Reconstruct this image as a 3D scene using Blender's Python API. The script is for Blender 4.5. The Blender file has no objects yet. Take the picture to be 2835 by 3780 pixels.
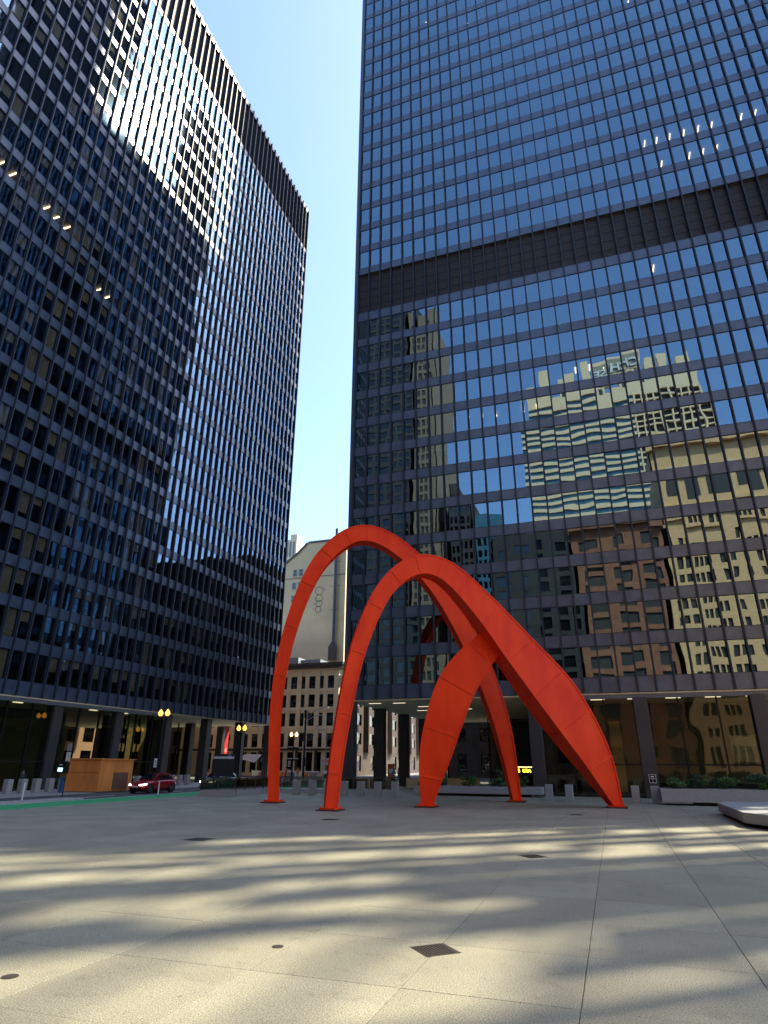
import bpy, math, random
from mathutils import Vector, Matrix
R = math.radians
PI = math.pi
random.seed(7)
sc = bpy.context.scene
col = sc.collection

# ------------------------------------------------------------------ camera
F_PX, YAW, PITCH, ROLL = 2289.86, -0.332588, 0.383968, 0.004692
CAM = Vector((25.142, -56.491, 2.475))
fwd = Vector((math.sin(YAW)*math.cos(PITCH), math.cos(YAW)*math.cos(PITCH), math.sin(PITCH)))
rt0 = Vector((math.cos(YAW), -math.sin(YAW), 0))
up0 = rt0.cross(fwd)
rt = rt0*math.cos(ROLL) + up0*math.sin(ROLL)
upv = up0*math.cos(ROLL) - rt0*math.sin(ROLL)
cd = bpy.data.cameras.new('camera')
cam = bpy.data.objects.new('camera', cd)
col.objects.link(cam)
M = Matrix((rt, upv, -fwd)).transposed().to_4x4()
M.translation = CAM
cam.matrix_world = M
cd.sensor_fit = 'VERTICAL'
cd.sensor_height = 36
cd.lens = F_PX/3780*36
cd.clip_start = 0.1
cd.clip_end = 6000
sc.camera = cam

# ------------------------------------------------------------------ light
SUN = Vector((0.48312, 0.41579, 0.77053)).normalized()
w = bpy.data.worlds.new('World')
sc.world = w
w.use_nodes = True
nt = w.node_tree
sky = nt.nodes.new('ShaderNodeTexSky')
sky.sky_type = 'NISHITA'
sky.sun_disc = False
sky.sun_elevation = R(50.4)
sky.sun_rotation = R(49.28)
sky.air_density = 1.0
sky.dust_density = 1.2
sky.ozone_density = 3.2
bg = nt.nodes['Background']
bg.inputs[1].default_value = 0.12
nt.links.new(sky.outputs[0], bg.inputs[0])
sl = bpy.data.lights.new('sun', 'SUN')
sl.energy = 2.5
sl.angle = R(0.7)
sl.color = (1.0, 0.90, 0.70)
so = bpy.data.objects.new('sun', sl)
so.rotation_euler = SUN.to_track_quat('Z', 'Y').to_euler()
so.location = (100, 100, 200)
col.objects.link(so)
vs = sc.view_settings
vs.view_transform = 'Standard'
vs.look = 'None'
vs.exposure = 1.92
vs.gamma = 1
vs.use_curve_mapping = False
sc.render.engine = 'CYCLES'
cy = sc.cycles
cy.max_bounces = 10
cy.diffuse_bounces = 3
cy.glossy_bounces = 4
cy.transmission_bounces = 4
cy.transparent_max_bounces = 12
cy.caustics_reflective = False
cy.caustics_refractive = False
cy.use_denoising = True
cy.sample_clamp_indirect = 6
cy.sample_clamp_direct = 0

# ------------------------------------------------------------------ helpers
def proj(p):
    v = Vector(p)-CAM
    f = v.dot(fwd)
    if f < 0.5: return None
    return 1417.5+F_PX*v.dot(rt)/f, 1890-F_PX*v.dot(upv)/f, f

def score(p, size=1.0):
    q = proj(p)
    if q is None: return 0
    u, v, f = q
    s = size*F_PX/f
    if -60 < u < 2895 and -60 < v < 3840: return s
    return s*1e-4

class MB:
    def __init__(s): s.v = []; s.f = []; s.m = []; s.cur = 0; s.smooth = False
    def add(s, vs_, fs):
        b = len(s.v); s.v += [tuple(q) for q in vs_]; s.f += [tuple(b+i for i in f) for f in fs]; s.m += [s.cur]*len(fs); return s
    def box(s, x0, x1, y0, y1, z0, z1):
        return s.add([(x0,y0,z0),(x1,y0,z0),(x1,y1,z0),(x0,y1,z0),(x0,y0,z1),(x1,y0,z1),(x1,y1,z1),(x0,y1,z1)],
                     [(0,3,2,1),(4,5,6,7),(0,1,5,4),(1,2,6,5),(2,3,7,6),(3,0,4,7)])
    def obox(s, O, A, B, Cc):  # corner + three edge vectors
        O, A, B, Cc = map(Vector, (O, A, B, Cc))
        if A.cross(B).dot(Cc) < 0: A, B = B, A
        return s.add([O,O+A,O+A+B,O+B,O+Cc,O+A+Cc,O+A+B+Cc,O+B+Cc],
                     [(0,3,2,1),(4,5,6,7),(0,1,5,4),(1,2,6,5),(2,3,7,6),(3,0,4,7)])
    def quad(s, a, b, c, d): return s.add([a,b,c,d], [(0,1,2,3)])
    def tube(s, p0, p1, r0, r1=None, n=8, cap=True):
        r1 = r0 if r1 is None else r1
        p0, p1 = Vector(p0), Vector(p1)
        d = (p1-p0).normalized()
        a = d.orthogonal().normalized(); b = d.cross(a)
        vs_ = []
        for p, r in ((p0, r0), (p1, r1)):
            for i in range(n):
                t = 2*PI*i/n; vs_.append(p+a*math.cos(t)*r+b*math.sin(t)*r)
        fs = [(i, (i+1) % n, n+(i+1) % n, n+i) for i in range(n)]
        if cap: fs += [tuple(range(n-1, -1, -1)), tuple(range(n, 2*n))]
        return s.add(vs_, fs)
    def path(s, pts, r, n=8):
        for a, b in zip(pts[:-1], pts[1:]): s.tube(a, b, r, r, n)
        return s
    def lathe(s, c, prof, n=16):
        c = Vector(c); vs_ = []
        for r, z in prof:
            for i in range(n):
                t = 2*PI*i/n; vs_.append(c+Vector((r*math.cos(t), r*math.sin(t), z)))
        fs = []
        for k in range(len(prof)-1):
            for i in range(n): fs.append((k*n+i, k*n+(i+1) % n, (k+1)*n+(i+1) % n, (k+1)*n+i))
        fs += [tuple(range(n-1, -1, -1)), tuple((len(prof)-1)*n+i for i in range(n))]
        return s.add(vs_, fs)
    def prism(s, poly, z0, z1):
        n = len(poly)
        return s.add([(x, y, z0) for x, y in poly]+[(x, y, z1) for x, y in poly],
                     [tuple(range(n-1, -1, -1)), tuple(range(n, 2*n))]+[(i, (i+1) % n, n+(i+1) % n, n+i) for i in range(n)])
    def mesh(s, name, mats, smooth=False):
        me = bpy.data.meshes.new(name)
        me.from_pydata(s.v, [], s.f)
        for m_ in (mats if isinstance(mats, (list, tuple)) else [mats]): me.materials.append(m_)
        if isinstance(mats, (list, tuple)): me.polygons.foreach_set('material_index', s.m)
        if smooth: me.polygons.foreach_set('use_smooth', [True]*len(me.polygons))
        me.update()
        return me
    def build(s, name, mats, parent=None, smooth=False, bevel=0, kind=None):
        o = link(name, s.mesh(name, mats, smooth), parent)
        if bevel:
            b = o.modifiers.new('bevel', 'BEVEL'); b.width = bevel; b.segments = 2; b.limit_method = 'ANGLE'
        if kind: o['kind'] = kind
        return o

def link(name, me, parent=None, loc=None, rz=0):
    o = bpy.data.objects.new(name, me)
    col.objects.link(o)
    if parent: o.parent = parent
    if loc is not None: o.location = loc
    if rz: o.rotation_euler = (0, 0, rz)
    return o

def tag(o, label, cat, group=None):
    o['label'] = label; o['category'] = cat
    if group: o['group'] = group
    return o

def thing(name, label, cat, loc=(0, 0, 0), rz=0, group=None):
    return tag(link(name, None, None, loc, rz), label, cat, group)

def children_of(o): return [c for c in list(o.children)]

def copy_tree(o, parent=None):
    c = o.copy(); col.objects.link(c)
    if parent is not None: c.parent = parent
    for ch in children_of(o): copy_tree(ch, c)
    return c

# ------------------------------------------------------------------ materials
def nmat(name):
    m = bpy.data.materials.new(name); m.use_nodes = True
    return m, m.node_tree, m.node_tree.nodes['Principled BSDF']

def mat(name, c, rough=0.6, metal=0.0, var=0.12, scale=3.0, bump=0.0, bscale=40, spec=0.5, stretch=None):
    m, t, p = nmat(name)
    N = t.nodes; L = t.links
    p.inputs['Roughness'].default_value = rough
    p.inputs['Metallic'].default_value = metal
    p.inputs['Specular IOR Level'].default_value = spec
    g = N.new('ShaderNodeNewGeometry')
    src = g.outputs['Position']
    if stretch:
        mp = N.new('ShaderNodeMapping'); mp.inputs['Scale'].default_value = stretch
        L.new(src, mp.inputs[0]); src = mp.outputs[0]
    if var:
        n = N.new('ShaderNodeTexNoise'); n.inputs['Scale'].default_value = scale; n.inputs['Detail'].default_value = 5
        L.new(src, n.inputs['Vector'])
        r = N.new('ShaderNodeMapRange'); r.inputs[1].default_value = .3; r.inputs[2].default_value = .7
        r.inputs[3].default_value = 1-var; r.inputs[4].default_value = 1+var
        L.new(n.outputs[0], r.inputs[0])
        x = N.new('ShaderNodeVectorMath'); x.operation = 'SCALE'; x.inputs[0].default_value = c
        L.new(r.outputs[0], x.inputs['Scale']); L.new(x.outputs[0], p.inputs['Base Color'])
    else:
        p.inputs['Base Color'].default_value = (*c, 1)
    if bump:
        b = N.new('ShaderNodeBump'); b.inputs['Distance'].default_value = bump
        n2 = N.new('ShaderNodeTexNoise'); n2.inputs['Scale'].default_value = bscale; n2.inputs['Detail'].default_value = 3
        L.new(src, n2.inputs['Vector']); L.new(n2.outputs[0], b.inputs['Height']); L.new(b.outputs[0], p.inputs['Normal'])
    return m

def glass(name, tint, ior, rough=0.0, warp=0.02, wscale=0.5, gcol=(1, 1, 1)):
    m, t, p = nmat(name)
    N = t.nodes; L = t.links
    N.remove(p)
    out = N['Material Output']
    tr = N.new('ShaderNodeBsdfTransparent'); tr.inputs[0].default_value = (*tint, 1)
    gl = N.new('ShaderNodeBsdfGlossy'); gl.inputs['Roughness'].default_value = rough; gl.inputs[0].default_value = (*gcol, 1)
    fr = N.new('ShaderNodeFresnel'); fr.inputs[0].default_value = ior
    mx = N.new('ShaderNodeMixShader')
    gb = N.new('ShaderNodeNewGeometry')
    inv = N.new('ShaderNodeMath'); inv.operation = 'SUBTRACT'; inv.inputs[0].default_value = 1.0; L.new(gb.outputs['Backfacing'], inv.inputs[1])
    mu = N.new('ShaderNodeMath'); mu.operation = 'MULTIPLY'; L.new(fr.outputs[0], mu.inputs[0]); L.new(inv.outputs[0], mu.inputs[1])
    L.new(mu.outputs[0], mx.inputs[0]); L.new(tr.outputs[0], mx.inputs[1]); L.new(gl.outputs[0], mx.inputs[2])
    L.new(mx.outputs[0], out.inputs[0])
    if warp:
        g = N.new('ShaderNodeNewGeometry')
        # every pane bends on its own: the pane cell shifts the noise
        n = N.new('ShaderNodeTexNoise'); n.inputs['Scale'].default_value = wscale; n.inputs['Detail'].default_value = 0.0
        n.inputs['Distortion'].default_value = 0.2
        L.new(g.outputs['Position'], n.inputs['Vector'])
        b = N.new('ShaderNodeBump'); b.inputs['Distance'].default_value = warp; b.inputs['Strength'].default_value = 1
        L.new(n.outputs[0], b.inputs['Height']); L.new(b.outputs[0], gl.inputs['Normal'])
    return m

def emit(name, c, s):
    m, t, p = nmat(name)
    p.inputs['Base Color'].default_value = (*c, 1)
    p.inputs['Emission Color'].default_value = (*c, 1)
    p.inputs['Emission Strength'].default_value = s
    return m

m_steel = mat('graphite painted steel', (0.062, 0.092, 0.150), 0.36, .30, .22, .9, .002, 2.0, 1.0)
m_mull = mat('graphite steel mullion', (0.022, 0.032, 0.052), 0.5, 0, .08, 1.0, spec=.35)
m_louver = mat('dark louvre', (0.018, 0.015, 0.014), 0.6, 0, .15, 2)
m_col = mat('graphite column steel', (0.035, 0.037, 0.042), 0.42, 0, .12, 1.0, .002, 3)
m_glassK = glass('tower glass', (.46, .49, .50), 3.4, 0.0, .0055, .42, (.56, .82, 1))
m_glassD = glass('bronze tower glass', (.68, .68, .66), 2.5, 0.03, .008, .45, (.46, .70, 1))
m_lobby = glass('lobby glass', (.72, .76, .68), 1.42, 0, .01, .5)
m_win = glass('old window glass', (.12, .13, .14), 1.8, 0.02, .03, .8)
m_blind = mat('beige roller blind', (.55, .48, .34), .8, var=.15, scale=.7)
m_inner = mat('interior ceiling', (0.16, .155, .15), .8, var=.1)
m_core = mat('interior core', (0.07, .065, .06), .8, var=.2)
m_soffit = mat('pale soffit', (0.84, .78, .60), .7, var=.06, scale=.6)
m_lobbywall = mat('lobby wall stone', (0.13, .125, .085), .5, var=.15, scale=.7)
m_fascia = mat('fascia strip', (.13, .15, .18), .35, var=.06)
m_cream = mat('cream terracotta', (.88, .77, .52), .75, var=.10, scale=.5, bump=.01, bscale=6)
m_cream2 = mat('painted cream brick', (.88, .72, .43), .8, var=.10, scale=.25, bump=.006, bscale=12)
m_cornice = mat('weathered cornice', (.07, .065, .055), .7, var=.25, scale=1)
m_brown = mat('brown stone', (.10, .07, .05), .75, var=.25, scale=.6, bump=.02, bscale=3)
m_brick = mat('red brown brick', (.30, .12, .06), .8, var=.2, scale=.6, bump=.01, bscale=8)
m_limestone = mat('tan limestone', (.80, .48, .22), .8, var=.14, scale=.8, bump=.02, bscale=2, stretch=(1, 1, 4))
m_white = mat('white stone', (.74, .62, .42), .7, var=.06)
m_dark = mat('dark masonry', (.035, .033, .03), .7, var=.2)
m_darkbase = mat('dark shopfront stone', (.03, .03, .026), .4, var=.3, scale=1)
m_granite_b = mat('granite bollard', (.30, .30, .29), .8, var=.18, scale=25, bump=.004, bscale=60)
m_black = mat('black enamel', (.009, .009, .010), .55, var=.1, spec=.2)
m_asphalt = mat('asphalt', (.055, .056, .06), .85, var=.22, scale=1.5, bump=.004, bscale=60)
m_green = mat('green lane paint', (.035, .36, .12), .75, var=.22, scale=4, bump=.003, bscale=60)
m_paint = mat('white road paint', (.55, .55, .52), .7, var=.2, scale=5)
m_walk = mat('pale sidewalk concrete', (.27, .26, .24), .85, var=.14, scale=1.2, bump=.003, bscale=50)
m_joint = mat('dark joint sand', (.09, .085, .075), .95, var=.2)
m_kerb = mat('kerb concrete', (.33, .31, .29), .85, var=.15, scale=4)
m_ply = mat('orange plywood', (.74, .26, .055), .7, var=.18, scale=1.2, bump=.004, bscale=10, stretch=(1, 1, .25))
m_plydoor = mat('brown plywood patch', (.17, .085, .05), .75, var=.2, scale=2)
m_blue = mat('blue painted steel', (.02, .10, .26), .45, var=.1)
m_leaf = mat('shrub leaves', (.075, .17, .035), .55, var=.5, scale=5)
m_leafd = mat('shrub leaves dark', (.022, .055, .018), .55, var=.4, scale=5)
m_twig = mat('twig bark', (.06, .045, .03), .9)
m_skin = mat('skin', (.35, .19, .13), .6, var=.05)
m_hair = mat('hair', (.02, .015, .012), .7)
m_rub = mat('tyre rubber', (.015, .015, .015), .7, var=.1)
m_rim = mat('wheel rim', (.12, .12, .13), .35, metal=.8, var=.05)
m_carglass = mat('dark car glass', (.008, .009, .01), .06, var=0, spec=.8)
m_grate = mat('cast iron', (.05, .042, .032), .6, metal=.3, var=.3, scale=30, bump=.004, bscale=80)
m_gold = emit('lamp globe', (1.0, .42, .06), 1.3)
m_dim = emit('dim ceiling strip', (1.0, .85, .6), .35)
m_goldpale = emit('pale lamp globe', (1.0, .70, .32), .9)
m_tube = emit('warm ceiling tube', (1.0, .74, .40), 4.0)
m_led = emit('amber led', (1.0, .60, .03), 2.2)
m_hl = emit('headlight lens', (.85, .9, 1), 1.8)
m_conc = mat('bare concrete', (.30, .28, .25), .9, var=.15)
m_signwhite = mat('sign white', (.72, .70, .66), .6, var=.04)
m_signred = mat('sign red', (.70, .06, .03), .5, var=.03)
m_banner = mat('red banner cloth', (.55, .03, .03), .7, var=.1, scale=2)
m_teal = mat('street sign green', (.02, .28, .24), .5, var=.04)
m_grey = mat('light grey steel', (.33, .35, .36), .45, metal=.2, var=.08)
m_terracotta = mat('salmon stone', (.42, .23, .15), .75, var=.12)

def red_paint():
    m, t, p = nmat('vermilion painted steel')
    N = t.nodes; L = t.links
    p.inputs['Roughness'].default_value = .5
    p.inputs['Specular IOR Level'].default_value = .22
    g = N.new('ShaderNodeNewGeometry')
    n = N.new('ShaderNodeTexNoise'); n.inputs['Scale'].default_value = 1.1; n.inputs['Detail'].default_value = 6
    mp = N.new('ShaderNodeMapping'); mp.inputs['Scale'].default_value = (1, 1, .35)
    L.new(g.outputs['Position'], mp.inputs[0]); L.new(mp.outputs[0], n.inputs['Vector'])
    r = N.new('ShaderNodeValToRGB')
    r.color_ramp.elements[0].position = .3; r.color_ramp.elements[0].color = (.80, .032, .004, 1)
    r.color_ramp.elements[1].position = .7; r.color_ramp.elements[1].color = (.96, .060, .006, 1)
    L.new(n.outputs[0], r.inputs[0]); L.new(r.outputs[0], p.inputs['Base Color'])
    b = N.new('ShaderNodeBump'); b.inputs['Distance'].default_value = .004
    n2 = N.new('ShaderNodeTexNoise'); n2.inputs['Scale'].default_value = 3
    L.new(g.outputs['Position'], n2.inputs['Vector']); L.new(n2.outputs[0], b.inputs['Height']); L.new(b.outputs[0], p.inputs['Normal'])
    return m
m_red = red_paint()

def granite():
    m, t, p = nmat('flamed granite paving')
    N = t.nodes; L = t.links
    g = N.new('ShaderNodeNewGeometry')
    v = N.new('ShaderNodeTexNoise'); v.inputs['Scale'].default_value = 55; v.inputs['Detail'].default_value = 4; v.inputs['Roughness'].default_value = .75
    L.new(g.outputs['Position'], v.inputs['Vector'])
    r = N.new('ShaderNodeValToRGB')
    e = r.color_ramp.elements
    e[0].position = .38; e[0].color = (.105, .10, .082, 1)
    e[1].position = .61; e[1].color = (.47, .435, .30, 1)
    L.new(v.outputs[0], r.inputs[0])
    big = N.new('ShaderNodeTexNoise'); big.inputs['Scale'].default_value = .5; big.inputs['Detail'].default_value = 4
    L.new(g.outputs['Position'], big.inputs['Vector'])
    # tone of each slab from its place in the grid
    sub = N.new('ShaderNodeVectorMath'); sub.operation = 'SUBTRACT'; sub.inputs[1].default_value = (GX0, GY0, 0)
    L.new(g.outputs['Position'], sub.inputs[0])
    dv = N.new('ShaderNodeVectorMath'); dv.operation = 'DIVIDE'; dv.inputs[1].default_value = (GS, GS, 50)
    L.new(sub.outputs[0], dv.inputs[0])
    fl = N.new('ShaderNodeVectorMath'); fl.operation = 'FLOOR'; L.new(dv.outputs[0], fl.inputs[0])
    wn = N.new('ShaderNodeTexWhiteNoise'); L.new(fl.outputs[0], wn.inputs['Vector'])
    mr = N.new('ShaderNodeMapRange'); mr.inputs[3].default_value = .92; mr.inputs[4].default_value = 1.06
    L.new(wn.outputs[0], mr.inputs[0])
    mr2 = N.new('ShaderNodeMapRange'); mr2.inputs[1].default_value = .35; mr2.inputs[2].default_value = .65; mr2.inputs[3].default_value = .88; mr2.inputs[4].default_value = 1.08
    L.new(big.outputs[0], mr2.inputs[0])
    mm = N.new('ShaderNodeMath'); mm.operation = 'MULTIPLY'; L.new(mr.outputs[0], mm.inputs[0]); L.new(mr2.outputs[0], mm.inputs[1])
    x = N.new('ShaderNodeVectorMath'); x.operation = 'SCALE'; L.new(r.outputs[0], x.inputs[0]); L.new(mm.outputs[0], x.inputs['Scale'])
    # old gum and drip spots, and long faint stains
    vo = N.new('ShaderNodeTexVoronoi'); vo.inputs['Scale'].default_value = .9; L.new(g.outputs['Position'], vo.inputs['Vector'])
    sp = N.new('ShaderNodeMapRange'); sp.inputs[1].default_value = .022; sp.inputs[2].default_value = .034; sp.inputs[3].default_value = .55; sp.inputs[4].default_value = 1.0
    L.new(vo.outputs['Distance'], sp.inputs[0])
    st = N.new('ShaderNodeTexNoise'); st.inputs['Scale'].default_value = 2.3; st.inputs['Detail'].default_value = 6; st.inputs['Roughness'].default_value = .7
    L.new(g.outputs['Position'], st.inputs['Vector'])
    sr = N.new('ShaderNodeMapRange'); sr.inputs[1].default_value = .55; sr.inputs[2].default_value = .78; sr.inputs[3].default_value = 1.0; sr.inputs[4].default_value = .66
    L.new(st.outputs[0], sr.inputs[0])
    m3 = N.new('ShaderNodeMath'); m3.operation = 'MULTIPLY'; L.new(sp.outputs[0], m3.inputs[0]); L.new(sr.outputs[0], m3.inputs[1])
    x2 = N.new('ShaderNodeVectorMath'); x2.operation = 'SCALE'; L.new(x.outputs[0], x2.inputs[0]); L.new(m3.outputs[0], x2.inputs['Scale'])
    L.new(x2.outputs[0], p.inputs['Base Color'])
    p.inputs['Roughness'].default_value = .72
    p.inputs['Specular IOR Level'].default_value = .35
    b = N.new('ShaderNodeBump'); b.inputs['Distance'].default_value = .003; L.new(v.outputs[0], b.inputs['Height']); L.new(b.outputs[0], p.inputs['Normal'])
    return m
GS, GX0, GY0 = 2.06, 22.43-2.06*13, -47.98-2.06*5
m_granite = granite()

# ------------------------------------------------------------------ ground, plaza, street
def struct(name, mb, m, parent=None, **k):
    o = mb.build(name, m, parent, **k); o['kind'] = 'structure'; return o

struct('ground', MB().quad((-2500, -2500, -.30), (2500, -2500, -.30), (2500, 2500, -.30), (-2500, 2500, -.30)), m_asphalt)
struct('road', MB().box(-17.2, -6.3, -400, 400, -.25, -.05), m_asphalt)
struct('cross_street', MB().box(-300, 300, 44, 56, -.26, -.046), m_asphalt)
PX0 = -6.2
base = struct('plaza', MB().box(PX0, 62, -300, 44, -.29, -.014), m_joint)
struct('kerb', MB().box(PX0-.16, PX0+.02, -300, 44, -.28, .004), m_kerb, bevel=.02)
struct('sidewalk', MB().box(-60, -17.35, -400, 44, -.28, 0), m_walk)
struct('kerb', MB().box(-17.35, -17.2, -400, 44, -.28, .004), m_kerb, bevel=.02)
struct('sidewalk', MB().box(-60, -17.35, 56, 400, -.28, 0), m_walk)
struct('sidewalk', MB().box(-6.3, 200, 56, 400, -.28, 0), m_walk)
struct('bike_lane', MB().box(-10.6, -6.75, -300, 40, -.10, -.041), m_green)
struct('lane_marking', MB().box(-10.78, -10.64, -300, 40, -.10, -.037), m_paint)
struct('lane_marking', MB().box(-6.70, -6.58, -300, 40, -.10, -.037), m_paint)
mk = MB()
for k in range(12): mk.box(-13.0, -12.88, -70+k*9, -66+k*9, -.10, -.037)
struct('lane_marking', mk, m_paint)
struct('traffic_island', MB().box(-12.6, -10.9, -60, -17.4, -.10, .05), m_kerb, bevel=.03)
mk = MB()
for k in range(9): mk.box(-17+k*1.2, -16.4+k*1.2, 40.5, 43.5, -.10, -.034)
struct('crosswalk', mk, m_paint)

cells = []
for i in range(-1, 31):
    for j in range(-2, 48):
        x0 = GX0+i*GS; y0 = GY0+j*GS
        xa, xb = max(x0, PX0+.03), min(x0+GS, 61.9)
        if xb-xa < .2 or y0 > 42: continue
        cells.append((xa, xb, y0, y0+GS, score(((xa+xb)/2, y0+GS/2, 0), 1)))
cells.sort(key=lambda c: -c[4])
g2 = .006
slab_me = {}
def slab_mesh(lx):
    k = round(lx, 3)
    if k not in slab_me:
        a = lx/2-g2; b = GS/2-g2
        slab_me[k] = MB().add([(-a,-b,-.05),(a,-b,-.05),(a,b,-.05),(-a,b,-.05),(-a,-b,-.004),(a,-b,-.004),(a,b,-.004),(-a,b,-.004),
            (-a+.006,-b+.006,0),(a-.006,-b+.006,0),(a-.006,b-.006,0),(-a+.006,b-.006,0)],
            [(0,1,5,4),(1,2,6,5),(2,3,7,6),(3,0,4,7),(4,5,9,8),(5,6,10,9),(6,7,11,10),(7,4,8,11),(8,9,10,11)]).mesh('paving_slab', m_granite)
    return slab_me[k]
rest = MB()
for n, (xa, xb, ya, yb, s) in enumerate(cells):
    dz = random.uniform(-.0015, .0015)
    if n < 299:
        link('paving_slab', slab_mesh(xb-xa), base, ((xa+xb)/2, (ya+yb)/2, dz))
    else:
        rest.box(xa+g2, xb-g2, ya+g2, yb-g2, -.05, dz)
rest.build('paving_slabs', m_granite, base, kind='stuff')

# drains
def drain(x, y, rz, s, label, round_=False):
    t = thing('drain_cover', label, 'drain cover', (x, y, 0), rz)
    if round_:
        MB().lathe((0, 0, 0), [(s, .0), (s, .006), (s*.85, .008)], 16).build('cover_plate', m_grate, t)
        return
    MB().box(-s, s, -s, s, -.01, .005).build('frame', m_grate, t)
    q = MB()
    n = 9
    for k in range(n):
        a = -s*.86+k*(2*s*.86)/n
        q.box(a, a+s*.11, -s*.86, s*.86, .005, .012)
    q.build('grille', m_grate, t)
drain(22.42, -46.28, R(42), .27, 'dark diamond-set iron drain cover nearest the camera, on a paving joint')
drain(22.64, -36.0, R(42), .30, 'small dark square drain cover mid-plaza below the sculpture legs on the right')
drain(11.34, -35.85, 0, .40, 'flat dark drain cover on the left half of the plaza')
drain(12.28, -26.77, 0, .38, 'dark drain cover just in front of the nearest left sculpture foot')
drain(23.0, -19.3, 0, .30, 'small pale drain cover left of the right-hand sculpture foot')
drain(20.23, -46.89, 0, .085, 'small round cap in the paving left of the diamond drain', True)
drain(17.77, -49.23, 0, .10, 'small round cap in the paving at the bottom left of the picture', True)

# ------------------------------------------------------------------ steel towers
MOD = 1.42240
HF = 3.63336
def frame_mat(O, th):
    return Matrix.Rotation(th, 4, 'Z').to_4x4(), Vector(O)

def facade(T, O, th, nmod, rows, glassm, mull0, mull1, depth=.22, budget=0, s0=0.0, hidden=False, detail=True):
    """local x along the face, -y outward"""
    A = Vector((math.cos(th), math.sin(th), 0)); Nn = Vector((math.sin(th), -math.cos(th), 0)); O = Vector(O)
    def W(s, d, z): return O+A*s+Nn*d+Vector((0, 0, z))
    def lbox(mb, s0_, s1_, d0, d1, z0, z1):
        mb.obox(W(s0_, d0, z0), A*(s1_-s0_), Nn*(d1-d0), (0, 0, z1-z0))
    pw = MOD-.11
    blinds = MB(); brn = random.Random(nmod)
    items = []
    for kind, z0, z1 in rows:
        for i in range(nmod):
            c = W((i+.5)*MOD, 0, (z0+z1)/2)
            items.append((kind, i, z0, z1, score(c, min(MOD, z1-z0))))
    order = sorted(range(len(items)), key=lambda q: -items[q][4])
    cnt = {'win': 0, 'sp': 0, 'mech': 0}
    mbs = {'win': MB(), 'sp': MB(), 'mech': MB()}
    names = {'win': 'window_pane', 'sp': 'spandrel_panel', 'mech': 'louvre_panel'}
    mats_ = {'win': glassm, 'sp': m_steel, 'mech': m_louver}
    meshes = {}
    for q in order:
        kind, i, z0, z1, s = items[q]
        h = z1-z0
        fr = 0.05
        tilt = random.gauss(0, .0035); tl2 = random.gauss(0, .0035)
        if kind == 'win': h2, d, th_ = h-2*fr, -.07, .016
        elif kind == 'sp': h2, d, th_ = h-.02, 0, .05
        else: h2, d, th_ = h-.02, -.34, .05
        if kind == 'win' and s > 3 and brn.random() < .42:
            bh = (zb_ := z1-.06)-h*brn.choice((.25, .35, .5, .5, .75, .95))
            lbox(blinds, (i+.5)*MOD-pw/2+.03, (i+.5)*MOD+pw/2-.03, -.30, -.27, bh, zb_)
        if cnt[kind] < budget:
            cnt[kind] += 1
            key = (kind, round(h2, 2))
            if key not in meshes:
                mb = MB()
                if kind == 'sp':   # slight oil-canning frame edge
                    a = pw/2; b = h2/2
                    mb.box(-a, a, 0, th_, -b, b)
                    mb.box(-a, a, -.012, 0, -b, -b+.05)
                    mb.box(-a, a, -.012, 0, b-.05, b)
                elif kind == 'win':
                    mb.box(-pw/2, pw/2, 0, th_, -h2/2, h2/2)
                else:
                    mb.box(-pw/2, pw/2, 0, th_, -h2/2, h2/2)
                    nl = int(h2/1.0)
                    for k in range(nl): mb.box(-pw/2, pw/2, -.03, 0, -h2/2+k*h2/nl, -h2/2+k*h2/nl+.06)
                meshes[key] = mb.mesh(names[kind], mats_[kind])
            o = link(names[kind], meshes[key], T, W((i+.5)*MOD, d, (z0+z1)/2)-T.location)
            o.rotation_euler = (tilt if kind == 'win' else 0, 0, th+(tl2 if kind == 'win' else 0))
        else:
            mb = mbs[kind]
            sa, sb = (i+.5)*MOD-pw/2, (i+.5)*MOD+pw/2
            za, zb = (z0+z1)/2-h2/2, (z0+z1)/2+h2/2
            if kind == 'win':
                e = [random.gauss(0, .003) for _ in range(2)]
                q_ = [W(sa, d+e[0]+e[1], za), W(sb, d-e[0]+e[1], za), W(sb, d-e[0]-e[1], zb), W(sa, d+e[0]-e[1], zb)]; mb.quad(*q_); mb.quad(*[p_-Nn*th_ for p_ in reversed(q_)])
            else:
                lbox(mb, sa, sb, d-th_, d, za, zb)
    stuffn = {'win': 'window_glazing', 'sp': 'spandrel_cladding', 'mech': 'louvre_cladding'}
    for k in mbs:
        if mbs[k].v:
            for v in range(len(mbs[k].v)): mbs[k].v[v] = tuple(Vector(mbs[k].v[v])-T.location)
            mbs[k].build(stuffn[k], mats_[k], T, kind='stuff')
    if blinds.v:
        for v in range(len(blinds.v)): blinds.v[v] = tuple(Vector(blinds.v[v])-T.location)
        blinds.build('window_blinds', m_blind, T, kind='stuff')
    # mullions: wide-flange section
    fr = MB()
    for i in range(nmod+1):
        mb = MB()
        s = i*MOD
        lbox(mb, s-.055, s+.055, -.40, -.02, mull0, mull1)   # tube behind
        lbox(mb, s-.012, s+.012, -.02, depth-.02, mull0, mull1)
        lbox(mb, s-.065, s+.065, depth-.02, depth, mull0, mull1)
        for v in range(len(mb.v)): mb.v[v] = tuple(Vector(mb.v[v])-T.location)
        if hidden: fr.add(mb.v, mb.f)
        else: mb.build('mullion', m_mull, T)
    # window frames: sill and head bars, one run per storey
    hb = MB()
    for kind, z0, z1 in rows:
        if kind == 'win':
            for (a, b) in ((z0, z0+.05), (z1-.05, z1)):
                lbox(hb, 0, nmod*MOD, -.12, -.03, a, b)
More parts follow.
